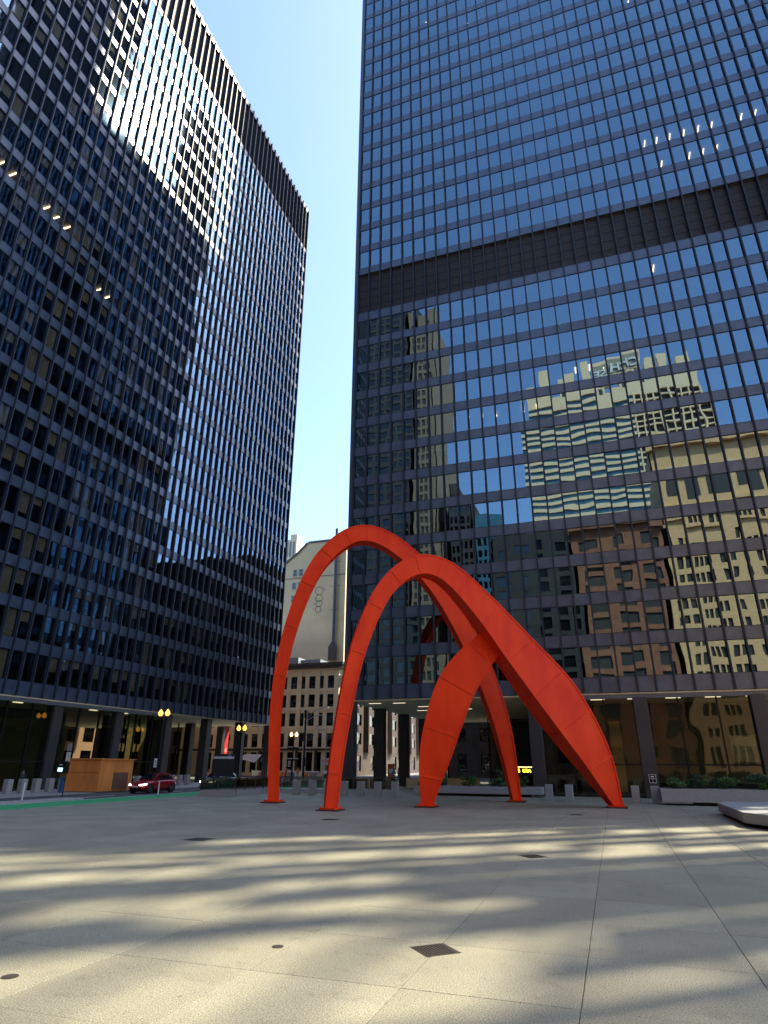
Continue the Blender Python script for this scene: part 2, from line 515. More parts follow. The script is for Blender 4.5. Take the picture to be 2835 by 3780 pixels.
    for v in range(len(hb.v)): hb.v[v] = tuple(Vector(hb.v[v])-T.location)
    hb.build('window_frames', m_mull, T, kind='stuff')
    if hidden: fr.build('mullions', m_mull, T, kind='stuff')

def rows_reg(k0, k1, zs=9.192, sp=1.026):
    out = []
    for k in range(k0, k1):
        out.append(('win', zs+HF*k, zs+HF*(k+1)-sp)); out.append(('sp', zs+HF*(k+1)-sp, zs+HF*(k+1)))
    return out
K_rows = [('sp', 7.947, 9.192)]+rows_reg(0, 12)
z_, a_, b_ = K_rows[-1]
K_rows[-1] = ('sp', a_, 52.983)
K_rows.append(('mech', 52.983, 58.984))
z = 58.984
K_rows.append(('sp', z, z+1.026))
for j in range(16):
    K_rows.append(('win', z+HF*j+1.026, z+HF*(j+1))); K_rows.append(('sp', z+HF*(j+1), z+HF*(j+1)+1.026))
K_TOP = K_rows[-1][2]
D_rows = [('sp', 7.947, 9.192)]+rows_reg(0, 25)+[('win', 9.192+HF*25, 104.36), ('sp', 104.36, 105.386), ('mech', 105.386, 115.9), ('sp', 115.9, 116.82)]

def tower(name, label, x0, x1, y0, y1, rows, glassm, faces, top, lights, cat='office tower'):
    """x0..y1: mullion-centre rectangle"""
    T = thing(name, label, cat, ((x0+x1)/2, (y0+y1)/2, 0))
    off = -T.location
    def B(mb, nm, m, kind=None, bevel=0):
        for v in range(len(mb.v)): mb.v[v] = tuple(Vector(mb.v[v])+off)
        return mb.build(nm, m, T, kind=kind, bevel=bevel)
    nx = round((x1-x0)/MOD); ny = round((y1-y0)/MOD)
    spec = {'N': ((x0, y0-.45, 0), 0, nx), 'E': ((x0-.45, y1, 0), -PI/2, ny), 'S': ((x1, y1+.45, 0), PI, nx), 'W': ((x1+.45, y0, 0), PI/2, ny)}
    for f in 'NESW':
        O, th, n = spec[f]
        facade(T, O, th, n, rows, glassm, 7.92, top, budget=faces.get(f, 0), hidden=(f not in faces))
    # corner posts
    for cx, cy_ in ((x0-.45, y0-.45), (x1+.05, y0-.45), (x0-.45, y1+.05), (x1+.05, y1+.05)):
        B(MB().box(cx, cx+.40, cy_, cy_+.40, 7.95, top), 'corner_post', m_steel)
    B(MB().box(x0-.3, x1+.3, y0-.3, y1+.3, top-.25, top+.05), 'roof', m_steel)
    # floors
    for kind, a, b in rows:
        if kind == 'sp' and a < top-2:
            B(MB().box(x0-.05, x1+.05, y0-.05, y1+.05, a+.05, b-.12), 'floor_slab', m_inner)
    c = 6.5
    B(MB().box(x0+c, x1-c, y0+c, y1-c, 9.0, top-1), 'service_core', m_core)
    mech = [r for r in rows if r[0] == 'mech'][0]
    B(MB().box(x0-.02, x1+.02, y0-.02, y1+.02, mech[1], mech[2]), 'plant_room', m_louver)
    for (lx, ly, lz, dx, dy) in lights:
        lz2 = min((r[1] for r in rows if r[0] == 'sp' and r[1] > lz-.9), default=lz)-.02
        B(MB().box(lx-dx, lx+dx, ly-dy, ly+dy, lz2-.08, lz2), 'ceiling_light', m_tube)
    return T, B

XM0, DXW, DYL = 2.145, -24.835, 35.637
KX1 = XM0+36*MOD
KY0, KY1 = .45, .45+24*MOD-.0
kl = [(17.7,103.2),(11.5,103.6),(38.7,92.9),(40.0,92.9),(41.5,92.7),(37.1,70.4),(38.4,70),(39.8,70),(41.3,70),(42.8,70.4),(44.2,70.4),(41.3,66.8),(42.7,66.7),(44.1,66.7),(38.4,66.5),(47.2,70.6),(48.6,70.5),(35.4,51.4),(13.4,37),(14.8,37),(16.2,37),(17.6,37),(20.5,37),(21.9,37),(26.2,40.5),(27.6,40.5),(29.0,40.5)]
KL = [(x, 1.9, zz, .05, .55) for x, zz in kl]
KT, KB = tower('glass_tower', 'tall blue glass tower with a black louvre band, filling the right side', XM0, KX1, KY0, KY1, K_rows, m_glassK, {'N': 299}, K_TOP, KL)
dl = [(-26.4, 59), (-25, 59), (-22.1, 59), (-20.6, 59), (-19.2, 59), (-17.7, 59), (-11.5, 56), (-10.1, 56)]
DX1 = DXW-.45
DY0 = DYL-78*MOD
DT, DB = tower('glass_tower', 'black steel office slab with dark windows across the street, filling the left side', DX1-24*MOD, DX1, DY0, DYL, D_rows, m_glassD, {'W': 299}, 116.82, [(DX1-1.5, y_, zz, .55, .05) for y_, zz in dl])

# --- undercroft of the right tower
for i in range(7):
    for j in range(5):
        if 0 < i < 6 and 0 < j < 4 and i not in (2,): continue
        x = XM0+i*6*MOD; y = KY0+j*6*MOD+.15
        y = min(y, KY1-.3)
        KB(MB().box(x-.53, x+.53, y-.50, y+.55, 0, 7.55 if j == 0 and i >= 2 else 7.96), 'column', m_col, bevel=.03)
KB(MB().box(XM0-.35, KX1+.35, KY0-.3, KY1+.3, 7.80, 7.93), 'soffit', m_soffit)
KB(MB().box(XM0+12*MOD+.6, KX1+.3, .22, .50, 7.47, 7.80), 'fascia', m_fascia)
# recessed downlights in the soffit
for (x, y) in ((3.9, 2.6), (6.3, 2.8), (10.2, 3.2), (7.5, 7.3), (11.0, 11.5), (6.0, 12.2)):
    KB(MB().box(x-.6, x+.6, y-.12, y+.12, 7.775, 7.799), 'soffit_light', m_dim)
# lobby: glass front from the third column on, side wall and back wall
GXs = XM0+12*MOD
def lob_pane(x0, x1, y0, y1, z0, z1): KB(MB().box(x0, x1, y0, y1, z0, z1), 'lobby_pane', m_lobby)
def bar(x0, x1, y0, y1, z0, z1): KB(MB().box(x0, x1, y0, y1, z0, z1), 'lobby_mullion', m_black)
for i in range(2, 6):
    xa = XM0+i*6*MOD
    for k in range(3):
        p0 = xa+k*2*MOD; p1 = p0+2*MOD
        lob_pane(p0+.06, p1-.06, .62, .65, 2.48, 7.45); lob_pane(p0+.06, p1-.06, .62, .65, .12, 2.38)
        if k: bar(p0-.06, p0+.06, .55, .72, 0, 7.47)
    bar(xa, xa+6*MOD, .57, .70, 2.38, 2.48)
    bar(xa, xa+6*MOD, .57, .70, 0, .12)
for k in range(9):
    p0 = .65+k*2.84; p1 = p0+2.84
    lob_pane(GXs-.015, GXs+.015, p0+.06, p1-.06, 2.48, 7.45); lob_pane(GXs-.015, GXs+.015, p0+.06, p1-.06, .12, 2.38)
    bar(GXs-.07, GXs+.07, p1-.06, p1+.06, 0, 7.79)
for k in range(3):
    p0 = XM0+6*MOD+k*2.84
    lob_pane(p0+.06, p0+2.78, 26.0, 26.03, .1, 7.0)
    bar(p0-.06, p0+.06, 25.93, 26.1, 0, 7.79)
bar(XM0+6*MOD, GXs, 25.9, 26.1, 7.0, 7.15)
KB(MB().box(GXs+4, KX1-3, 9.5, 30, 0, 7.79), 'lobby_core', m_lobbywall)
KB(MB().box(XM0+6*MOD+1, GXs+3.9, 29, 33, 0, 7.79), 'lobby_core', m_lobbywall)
for k in range(10): KB(MB().box(GXs+1.5+k*3.1, GXs+2.7+k*3.1, 4.0, 4.15, 7.72, 7.79), 'lobby_light', m_dim)
# lobby furnishings seen through the glass
t = thing('information_screen', 'tall blue information panel standing inside the lobby glass by the right leg', 'screen', (24.6, 1.6, 0))
MB().box(-.32, .32, -.05, .05, .0, 2.0).build('screen_frame', m_black, t)
MB().box(-.28, .28, -.062, -.05, .1, 1.95).build('screen_face', mat('blue panel', (.10, .26, .34), .4), t)
t = thing('bank_counter', 'long dark reception counter inside the right lobby behind the shrubs', 'counter', (33, 4.5, 0))
MB().box(-5, 5, -.3, .4, 0, 1.0).build('counter_body', m_core, t)
MB().box(-5.1, 5.1, -.4, .5, 1.0, 1.06).build('counter_top', m_lobbywall, t)
for xx, c in ((25.6, 'tall stone panel standing in the lobby left of the doors'), (36.2, 'pale square wall panel hung deep in the right lobby')):
    t = thing('wall_panel', c, 'wall panel', (xx, 9.3, 0))
    if xx < 30: MB().box(-.5, .5, 0, .15, .05, 6.2).build('panel', m_limestone, t); MB().box(-.56, .56, -.02, .1, 6.2, 6.3).build('panel_trim', m_black, t)
    else: MB().box(-1.0, 1.0, 0, .15, 2.7, 4.9).build('panel', m_white, t); MB().box(-1.06, 1.06, .02, .14, 2.62, 2.7).build('panel_trim', m_grey, t)
# plaque on the column
t = thing('plaque', 'small white framed sign fixed to the dark column beside the right planter', 'sign', (XM0+18*MOD+.1, -.10, 1.1))
MB().box(-.26, .26, -.03, .0, 0, .62).build('plate', m_black, t)
q = MB()
for a in ((-.26, .26, -.036, -.03, 0, .03), (-.26, .26, -.036, -.03, .59, .62), (-.26, -.23, -.036, -.03, .03, .59), (.23, .26, -.036, -.03, .03, .59), (-.23, .23, -.036, -.03, .29, .32), (-.015, .015, -.036, -.03, .03, .29)): q.box(*a)
q.build('frame', m_signwhite, t)
MB().box(-.12, .12, -.036, -.03, .40, .50).build('emblem', m_signwhite, t)

def text_mesh(s, size, ext, m, align='CENTER'):
    c = bpy.data.curves.new('lettering', 'FONT'); c.body = s; c.size = size; c.extrude = ext; c.align_x = align; c.offset = size*.018
    o = bpy.data.objects.new('lettering', c); col.objects.link(o)
    dg = bpy.context.evaluated_depsgraph_get(); dg.update()
    me = bpy.data.meshes.new_from_object(o.evaluated_get(dg)); me.name = 'lettering'
    bpy.data.objects.remove(o)
    me.materials.clear(); me.materials.append(m)
    return me
def lettering(parent, s, size, loc, m, rz=0, ext=.01, align='CENTER', sx=1):
    o = link('lettering', text_mesh(s, size, ext, m, align), parent, loc)
    o.rotation_euler = (PI/2, 0, rz); o.scale = (sx, 1, 1)
    return o
t = thing('led_ticker', 'black electronic ticker board with amber capital letters behind the thin rear leg', 'led sign', (17.15, 6.2, 1.62))
MB().box(-1.25, 1.25, 0, .12, 0, .46).build('board', m_black, t)
MB().box(-1.25, 1.25, -.03, .10, .50, .56).build('light_strip', m_goldpale, t)
lettering(t, 'IRS  USA', .40, (-.05, -.02, .09), m_led, sx=1.05)

# --- undercroft of the left tower
for k in range(14):
    y = DYL-k*6*MOD
    for x in (DX1-.55, DX1-.55-8.53, DX1-33.3):
        if x < DX1-5 and k > 3: continue
        DB(MB().box(x-.50, x+.62, y-.53, y+.53, 0, 7.96 if k < 4 else 7.5), 'column', m_col, bevel=.03)
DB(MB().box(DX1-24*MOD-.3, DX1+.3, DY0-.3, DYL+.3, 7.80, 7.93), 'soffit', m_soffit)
yg = DYL-18*MOD
DB(MB().box(DX1-.05, DX1+.28, DY0, yg-.6, 7.47, 7.80), 'fascia', m_fascia)
for i in range(3, 13):
    ya = DYL-i*6*MOD
    for k in range(3):
        p1 = ya-k*2*MOD; p0 = p1-2*MOD
        DB(MB().box(DX1-.25, DX1-.22, p0+.06, p1-.06, 2.48, 7.45), 'lobby_pane', m_lobby)
        DB(MB().box(DX1-.25, DX1-.22, p0+.06, p1-.06, .12, 2.38), 'lobby_pane', m_lobby)
        if k: DB(MB().box(DX1-.32, DX1-.12, p1-.06, p1+.06, 0, 7.47), 'lobby_mullion', m_black)
    DB(MB().box(DX1-.30, DX1-.15, ya-6*MOD, ya, 2.38, 2.48), 'lobby_mullion', m_black)
    DB(MB().box(DX1-.30, DX1-.15, ya-6*MOD, ya, 0, .12), 'lobby_mullion', m_black)
for k in range(8):
    p0 = yg+k*2.84
    DB(MB().box(DX1-9.0, DX1-8.97, p0+.06, p0+2.78, .12, 7.7), 'lobby_pane', m_lobby)
    DB(MB().box(DX1-9.08, DX1-8.90, p0-.06, p0+.06, 0, 7.79), 'lobby_mullion', m_black)
for k in range(3):
    x0 = DX1-8.9+k*2.9
    DB(MB().box(x0+.06, x0+2.84, yg-.02, yg+.02, .12, 7.7), 'lobby_pane', m_lobby)
    DB(MB().box(x0-.06, x0+.06, yg-.07, yg+.07, 0, 7.79), 'lobby_mullion', m_black)
DB(MB().box(DX1-26, DX1-10, DY0+5, yg-6, 0, 7.79), 'lobby_core', m_lobbywall)
for k in range(12): DB(MB().box(DX1-4, DX1-3.7, yg-4-k*5, yg-3-k*5, 7.72, 7.79), 'lobby_light', m_dim)

# ------------------------------------------------------------------ masonry buildings
def building(name, label, x0, x1, y0, y1, top, wallm, faces, cat='building', glassm=None, extra=None, step=.35):
    """faces: dict side -> (list of (s0,s1) openings, list of (z0,z1) openings); walls are piers and bands round real openings"""
    T = thing(name, label, cat, ((x0+x1)/2, (y0+y1)/2, 0))
    off = -T.location
    glassm = glassm or m_win
    def B(mb, nm, m, parent=None, kind=None, bevel=0):
        for v in range(len(mb.v)): mb.v[v] = tuple(Vector(mb.v[v])+off)
        return mb.build(nm, m, parent or T, kind=kind, bevel=bevel)
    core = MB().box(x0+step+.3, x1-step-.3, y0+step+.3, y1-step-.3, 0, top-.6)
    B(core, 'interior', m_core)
    spec = {'N': ((x0, y0), 0, x1-x0), 'E': ((x0, y1), -PI/2, y1-y0), 'S': ((x1, y1), PI, x1-x0), 'W': ((x1, y0), PI/2, y1-y0)}
    for f, ((ox, oy), th, Ln) in spec.items():
        A = Vector((math.cos(th), math.sin(th), 0)); Nn = Vector((math.sin(th), -math.cos(th), 0)); O = Vector((ox, oy, 0))
        mb = MB()
        cols, rws = faces.get(f, ([], []))
        def lb(m_, a, b, d0, d1, za, zb): m_.obox(O+A*a+Nn*d0+Vector((0, 0, za)), A*(b-a), Nn*(d1-d0), (0, 0, zb-za))
        in0 = step if f in 'NS' else 0
        if not cols: lb(mb, in0 if f in 'EW' else 0, Ln-(in0 if f in 'EW' else 0), -step, 0, 0, top)
        else:
            zs = 0
            e0 = step if f in 'EW' else 0
            for (za, zb) in rws:
                lb(mb, e0, Ln-e0, -step, 0, zs, za); zs = zb
            lb(mb, e0, Ln-e0, -step, 0, zs, top)
            for (za, zb) in rws:
                s = e0
                for (a, b) in cols:
                    lb(mb, s, a, -step, 0, za, zb); s = b
                lb(mb, s, Ln-e0, -step, 0, za, zb)
            sc_ = []
            for (za, zb) in rws:
                for (a, b) in cols: sc_.append((score(O+A*(a+b)/2+Vector((0, 0, (za+zb)/2)), zb-za), a, b, za, zb))
            sc_.sort(key=lambda q: -q[0])
            stuff = MB(); cache = {}
            for n, (s, a, b, za, zb) in enumerate(sc_):
                wd, h = b-a, zb-za
                if n < 90 and s > 8:
                    key = (round(wd, 2), round(h, 2))
                    if key not in cache:
                        fm = MB()
                        for bx in ((-wd/2, -wd/2+.09, 0, h), (wd/2-.09, wd/2, 0, h), (-wd/2+.09, wd/2-.09, 0, .09), (-wd/2+.09, wd/2-.09, h-.09, h), (-wd/2+.09, wd/2-.09, h*.48, h*.48+.09)):
                            fm.box(bx[0], bx[1], -.04, .04, bx[2], bx[3])
                        gm = MB().box(-wd/2+.09, wd/2-.09, .0, .015, .09, h-.09)
                        cache[key] = (fm.mesh('window', m_black), gm.mesh('pane', glassm))
                    fo = link('window', cache[key][0], T, O+A*(a+b)/2-Nn*(step-.15)+Vector((0, 0, za))+off, th)
                    link('pane', cache[key][1], fo)
                else:
                    lb(stuff, a, b, -step+.02, -step+.06, za, zb)
            if stuff.v: B(stuff, 'windows', glassm, kind='stuff')
        B(mb, 'wall', wallm)
    B(MB().box(x0+step+.02, x1-step-.02, y0+step+.02, y1-step-.02, top-.6, top-.1), 'roof', m_dark)
    if extra: extra(T, B)
    return T

def pairs(start, n, period, wd, gap):
    out = []
    for k in range(n):
        a = start+k*period
        out += [(a, a+wd), (a+wd+gap, a+2*wd+gap)]
    return out

# low cream corner building at the end of the street
def ex(T, B):
    B(MB().box(-60.3, -23.6, 59.4, 66, 20.0, 20.55), 'cornice', m_cornice)
    B(MB().box(-60.5, -23.3, 59.1, 66.1, 20.55, 21.05), 'cornice', m_cornice)
    for k in range(9):
        x = -32.72-4.05*(k-2)
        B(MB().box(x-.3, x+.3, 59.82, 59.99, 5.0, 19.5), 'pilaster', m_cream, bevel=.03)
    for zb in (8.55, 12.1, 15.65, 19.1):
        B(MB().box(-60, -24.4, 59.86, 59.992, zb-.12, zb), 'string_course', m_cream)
    B(MB().box(-60, -24.3, 59.5, 59.98, 4.55, 4.95), 'shop_cornice', m_darkbase)
    for k in range(9):
        x = -32.72-4.05*(k-2)
        B(MB().box(x-.25, x+.25, 59.7, 59.99, 0, 4.55), 'shop_pier', m_darkbase)
    B(MB().box(-43, -34, 61, 65, 21.05, 22.6), 'roof_plant', m_grey)
    B(MB().box(-33.5, -29, 61, 65, 21.0, 22.0), 'roof_plant', m_grey)
    B(MB().box(-38.2, -37.4, 60.6, 61.6, 21.05, 22.2), 'roof_vent', m_signwhite)
wins = [(a, b) for a, b in pairs(60-55.1, 8, 4.05, 1.36, .46)]
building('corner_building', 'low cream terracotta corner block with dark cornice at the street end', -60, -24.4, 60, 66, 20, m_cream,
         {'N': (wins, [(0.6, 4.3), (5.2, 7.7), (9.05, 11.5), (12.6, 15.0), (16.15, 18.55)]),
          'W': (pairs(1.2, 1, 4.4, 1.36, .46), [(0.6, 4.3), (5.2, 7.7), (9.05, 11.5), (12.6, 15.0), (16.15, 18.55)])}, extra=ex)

# tall gable wall behind it
T = thing('gable_building', 'tall pale cream blank gable wall rising behind the low corner block', 'building', (-43, 95, 0))
def TB(mb, nm, m, **k):
    for v in range(len(mb.v)): mb.v[v] = tuple(Vector(mb.v[v])-T.location)
    return mb.build(nm, m, T, **k)
prof = [(-52, 0), (-34, 0), (-34, 56.6), (-45, 56.6), (-47.8, 54.0), (-51.6, 51.2), (-52, 51.2)]
n = len(prof)
mb = MB().add([(x, 85, zz) for x, zz in prof]+[(x, 104, zz) for x, zz in prof],
              [tuple(range(n)), tuple(range(2*n-1, n-1, -1))]+[(i, n+i, n+(i+1) % n, (i+1) % n) for i in range(n)])
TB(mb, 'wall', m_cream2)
cop = MB()
for (xa, za), (xb, zb) in zip(prof[2:6], prof[3:7]):
    d = Vector((xb-xa, 0, zb-za)); nn = Vector((d.z, 0, -d.x)).normalized()
    if nn.z < 0: nn = -nn
    cop.obox(Vector((xa, 84.8, za)), d, (0, 19.4, 0), nn*.5)
TB(cop, 'parapet_coping', mat('grey parapet', (.12, .13, .15), .7))
TB(MB().box(-52, -34, 84.93, 84.998, 47.1, 47.35), 'string_course', mat('dull cream band', (.36, .30, .22), .8))
wm_f = None
for (xa, za) in ((-49.0, 47.7), (-47.3, 47.7), (-49.1, 44.2), (-47.4, 44.2), (-49.1, 40.7), (-47.4, 40.7), (-49.2, 37.2)):
    fr = MB()
    for bx in ((0, .12, 0, 1.95), (1.0, 1.12, 0, 1.95), (.12, 1.0, 0, .12), (.12, 1.0, 1.83, 1.95), (.12, 1.0, .93, 1.05)): fr.box(xa+bx[0], xa+bx[1], 84.9, 84.99, za+bx[2], za+bx[3])
    o = TB(fr, 'window', m_grey)
    p = MB().box(xa+.12, xa+1.0, 84.965, 84.995, za+.12, za+1.83)
    for v in range(len(p.v)): p.v[v] = tuple(Vector(p.v[v])-T.location)
    p.build('pane', m_carglass, o)
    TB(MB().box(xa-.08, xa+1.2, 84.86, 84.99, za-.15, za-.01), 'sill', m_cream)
# flue and its hood
TB(MB().tube((-36.6, 84.4, 29.6), (-36.6, 84.4, 59.6), .38, .38, 12), 'flue_pipe', mat('grey flue', (.10, .11, .14), .5, metal=.3))
TB(MB().add([(-37.7, 84.0, 25.6), (-35.8, 84.0, 25.6), (-35.8, 84.9, 25.6), (-37.7, 84.9, 25.6), (-37.7, 84.0, 28.6), (-35.8, 84.0, 28.6), (-35.8, 84.9, 28.6), (-37.7, 84.9, 28.6), (-37.0, 84.1, 29.9), (-36.2, 84.1, 29.9), (-36.2, 84.7, 29.9), (-37.0, 84.7, 29.9)],
            [(0,1,5,4),(1,2,6,5),(2,3,7,6),(3,0,4,7),(4,5,9,8),(5,6,10,9),(6,7,11,10),(7,4,8,11),(8,9,10,11),(3,2,1,0)]), 'flue_hood', mat('brown flue hood', (.10, .07, .06), .6))
for zz in (38.0, 44.1, 50.5): TB(MB().box(-38, -35.2, 84.3, 84.36, zz, zz+.06), 'pipe_bracket', m_cornice)
# round line drawing painted on the wall: rings
for (cx, cz, r) in ((-41.2, 43.3, 1.15), (-41.2, 41.4, 1.0), (-41.15, 40.0, .9), (-41.3, 38.5, .85)):
    q = MB(); N_ = 28
    for i in range(N_):
        a = 2*PI*i/N_; b = 2*PI*(i+1)/N_
        pts = []
        for rr, aa in ((r, a), (r, b), (r-.13, b), (r-.13, a)): pts.append((cx+rr*math.cos(aa), 84.99, cz+rr*math.sin(aa)))
        q.quad(*pts)
    TB(q, 'painted_ring', m_darkbase)
q = MB()
for (xa, za, xb, zb) in ((-40.2, 43.6, -39.6, 43.7), (-42.4, 41.4, -41.7, 41.5), (-42.6, 40.0, -42.1, 40.1), (-42.6, 38.6, -42.0, 38.7)): q.box(xa, xb, 84.975, 84.99, za, zb)
TB(q, 'painted_stroke', m_darkbase)

# far tower with masts
T2 = thing('far_tower', 'distant pale stone tower with three small masts in the sky gap', 'tower', (-92, 165, 0))
for nm, bx, m in (('wall', (-14, 4.6, -5, 12, 0, 80), m_white), ('wall', (-2.2, 4.2, -4.6, 3, 80, 88), m_white), ('crown', (1.2, 4.2, -4.4, 0, 88, 90.2), m_white)):
    MB().box(*bx).build(nm, m, T2)
q = MB()
for k in range(12): q.box(-13.4+k*1.5, -12.7+k*1.5, -5.12, -5.02, 30, 79)
q.build('window_strips', mat('grey window strip', (.16, .18, .2), .4), T2, kind='stuff')
for k in range(4): MB().box(-1.9+k*1.5, -1.1+k*1.5, -4.72, -4.62, 80.5, 87).build('window', mat('grey window strip', (.16, .18, .2), .4), T2)
for xx, h in ((-.2, 89.8), (2.6, 92.4), (5-.9, 89.6)): MB().tube((xx, -4, 86), (xx, -4, h), .16, .05, 6).build('mast', m_grey, T2)

# brown bay-windowed block seen under the right tower
def exb(T, B):
    for k in range(18):
        y = 66.8+k*8
        mb = MB().prism([(-24.6, y), (-23.7, y+.7), (-23.7, y+2.7), (-24.6, y+3.4)], 4.5, 20.4)
        B(mb, 'bay_window', m_brown)
        for zz in range(4):
            B(MB().box(-23.69, -23.64, y+1.0, y+2.4, 6+zz*3.7, 8.2+zz*3.7), 'window', m_win)
building('brown_building', 'brown stone bay-windowed block seen beyond the columns of the right tower', -60, -24.6, 66.4, 214, 20.5, m_brown,
         {'W': ([(5+k*8, 7.2+k*8) for k in range(18)], [(.8, 3.8)]+[(6+k*3.7, 8.2+k*3.7) for k in range(4)])}, extra=exb)
building('brown_building', 'dark brown stone block closing the view behind the right tower lobby', -3, 130, 60, 90, 46, m_brown,
         {'N': ([(2+k*4.1, 3.6+k*4.1) for k in range(31)], [(1, 4)]+[(6+k*3.7, 8.2+k*3.7) for k in range(10)])})
building('brick_building', 'salmon and cream block glimpsed through the open ground floor on the left', -90, -62, -60, 80, 34, m_terracotta,
         {'W': ([(3+k*4.2, 5.4+k*4.2) for k in range(32)], [(1, 4.2), (5.6, 8.4), (10, 12.8)])})

# buildings behind the camera, mirrored in the glass (they stand across the street to the north)
def exm(T, B):
    B(MB().box(43, 111, -105, -103.6, 79.6, 82.2), 'cornice', m_limestone)
    B(MB().box(43.2, 110.8, -105, -104.2, 62.6, 63.5), 'string_course', m_limestone)
    B(MB().box(43.2, 110.8, -105, -104.4, 58.3, 59.0), 'string_course', m_limestone)
    for k in range(13):   # round arched loggia
        cx = 47.5+k*5.0; q = MB(); n = 12; r0 = 1.55; r1 = 2.35
        for i in range(n):
            a = PI*i/n; b = PI*(i+1)/n
            P = lambda r, t_, y: (cx+r*math.cos(t_), y, 71.5+r*math.sin(t_))
            q.add([P(r0, a, -104.98), P(r1, a, -104.98), P(r1, b, -104.98), P(r0, b, -104.98), P(r0, a, -104.6), P(r1, a, -104.6), P(r1, b, -104.6), P(r0, b, -104.6)],
                  [(0,3,2,1),(4,5,6,7),(0,1,5,4),(2,3,7,6),(0,4,7,3),(1,2,6,5)])
        B(q, 'arch', m_white)
        q = MB()
        q.box(cx-r0, cx+r0, -104.99, -104.93, 66.0, 71.5)
        vs_ = [(cx, -104.93, 71.5)]+[(cx+r0*math.cos(PI*i/n), -104.93, 71.5+r0*math.sin(PI*i/n)) for i in range(n+1)]
        q.add(vs_, [(0, i+1, i+2) for i in range(n)][::1])
        q.add([(x, -104.94, zz) for x, y, zz in vs_], [(0, i+2, i+1) for i in range(n)])
        B(q, 'loggia_window', m_dark)
        B(MB().lathe((0, 0, 0), [(.01, 0), (.01, 0)], 4), 'stud', m_limestone) if False else None
mw = []
for k in range(13): mw += [(2.0+k*5.0, 3.15+k*5.0), (3.65+k*5.0, 4.8+k*5.0)] if k % 2 == 0 else [(1.7+k*5.0, 2.6+k*5.0), (2.95+k*5.0, 3.85+k*5.0), (4.2+k*5.0, 5.1+k*5.0)]
building('office_building', 'tan limestone office block with arched top storey, mirrored in the right tower', 43.5, 110.5, -140, -105, 80, m_limestone,
         {'S': ([(67-b, 67-a) for a, b in mw][::-1], [(2, 6)]+[(8.2+k*3.95, 10.6+k*3.95) for k in range(12)]+[(59.3, 61.9)])}, extra=exm, glassm=m_dark)
building('office_building', 'left half of the brick office block with its shade painted as dark walls, mirrored in the right tower', 0, 21.6, -135, -105, 60.0, m_dark,  # shade on the brick block's left half, painted in as dark walls
         {'S': ([(a+1.4, a+4.2) for a in [k*5.2 for k in range(4)]], [(2, 6)]+[(8.5+k*4.1, 11.3+k*4.1) for k in range(12)])}, glassm=m_carglass)
building('office_building', 'red brown brick office block, mirrored low in the right tower', 21.8, 43.0, -135, -105, 60.5, m_brick,
         {'S': ([(a+1.3, a+5.3) for a in [k*6.9 for k in range(3)]], [(2, 6)]+[(8.5+k*4.1, 11.3+k*4.1) for k in range(12)])}, glassm=m_dark,
         extra=lambda T, B: (B(MB().box(21.7, 43.3, -105, -103.8, 58.8, 60.6), 'cornice', m_brick), B(MB().box(21.8, 43, -105, -104.5, 50.5, 51.2), 'string_course', m_brick)))
def tapered(name, label, x0, x1, y0, y1, top):
    T = thing(name, label, 'tower', ((x0+x1)/2, y1, 0)); L = (x1-x0)/2
    xs = x0+(x1-x0)*.64-(x0+x1)/2
    band = mat('ivory band', (.85, .62, .36), .7)
    def sweep(zz): return 14*(1-zz/top)**2.0     # the front curves outward to the ground
    nf = 44; h = top/(nf+6)
    MB().box(-L+1, L-1, -28, -1.2, 0, top-14).build('glass_body', mat('blue green glass', (.05, .13, .17), .15, var=.15, scale=.3), T)
    body = MB()
    for k in range(nf):
        z0 = k*h; d = sweep(z0)
        b = MB().box(-L, xs, -1.2, d, z0, z0+h*.45); b.build('floor_band', band, T)
        b = MB().box(-L, xs, -1.2, d-.8, z0+h*.45, z0+h); b.build('window_band', mat_blue, T)
        b = MB().box(xs, L, -1.2, d, z0, z0+h*.22); b.build('floor_band', band, T)
        b = MB().box(xs, L, -1.2, d-1.2, z0+h*.22, z0+h); b.build('window_band', m_dark, T)
    for k in range(9):
        x = xs+(L-xs)*k/8
        q = MB()
        for j in range(nf): z0 = j*h; q.box(x-.35, x+.35, -1.2, sweep(z0)+.2, z0, z0+h)
        q.build('pier', band, T)
    zc = nf*h
    MB().box(-L, L, -28, .4, zc, zc+h*2.2).build('crown_wall', band, T)
    for k in range(9):
        xa = -L+k*2*L/8.6
        MB().box(xa, xa+4.4, -6, .4, zc+h*2.2, top-1.5*h+(k % 2)*h*1.2).build('crown_fin', band, T)
        MB().box(xa+1.0, xa+3.2, .42, .46, zc+h*2.0, top-3.0*h).build('crown_opening', m_dark, T)
    MB().box(-6, 14, -2, .6, top-2.6*h, top).build('crown_wall', band, T)
    o = lettering(T, 'CHASE', 6.2, (4.2, 1.0, top-2.2*h), m_signwhite, rz=PI, ext=.3)
    o2 = link('letter_backing', MB().box(-5.2, 13.6, .60, .66, top-2.4*h, top-.4*h).mesh('letter_backing', mat('tan backing', (.30, .26, .18), .7)), T)
mat_blue = mat('blue window band', (.05, .14, .20), .2, var=.2, scale=.5)
tapered('office_tower', 'curved white banded tower with lettered crown, mirrored in the right tower', 3, 84, -260, -230, 194)
building('office_tower', 'slim tan tower mirrored at the left edge of the right tower', -34, -25, -180, -150, 181, mat('dull tan stone', (.20, .15, .10), .8),
         {'S': ([(2.2+k*2.1, 3.6+k*2.1) for k in range(3)], [(4+k*4, 6.6+k*4) for k in range(43)])}, glassm=m_dark)
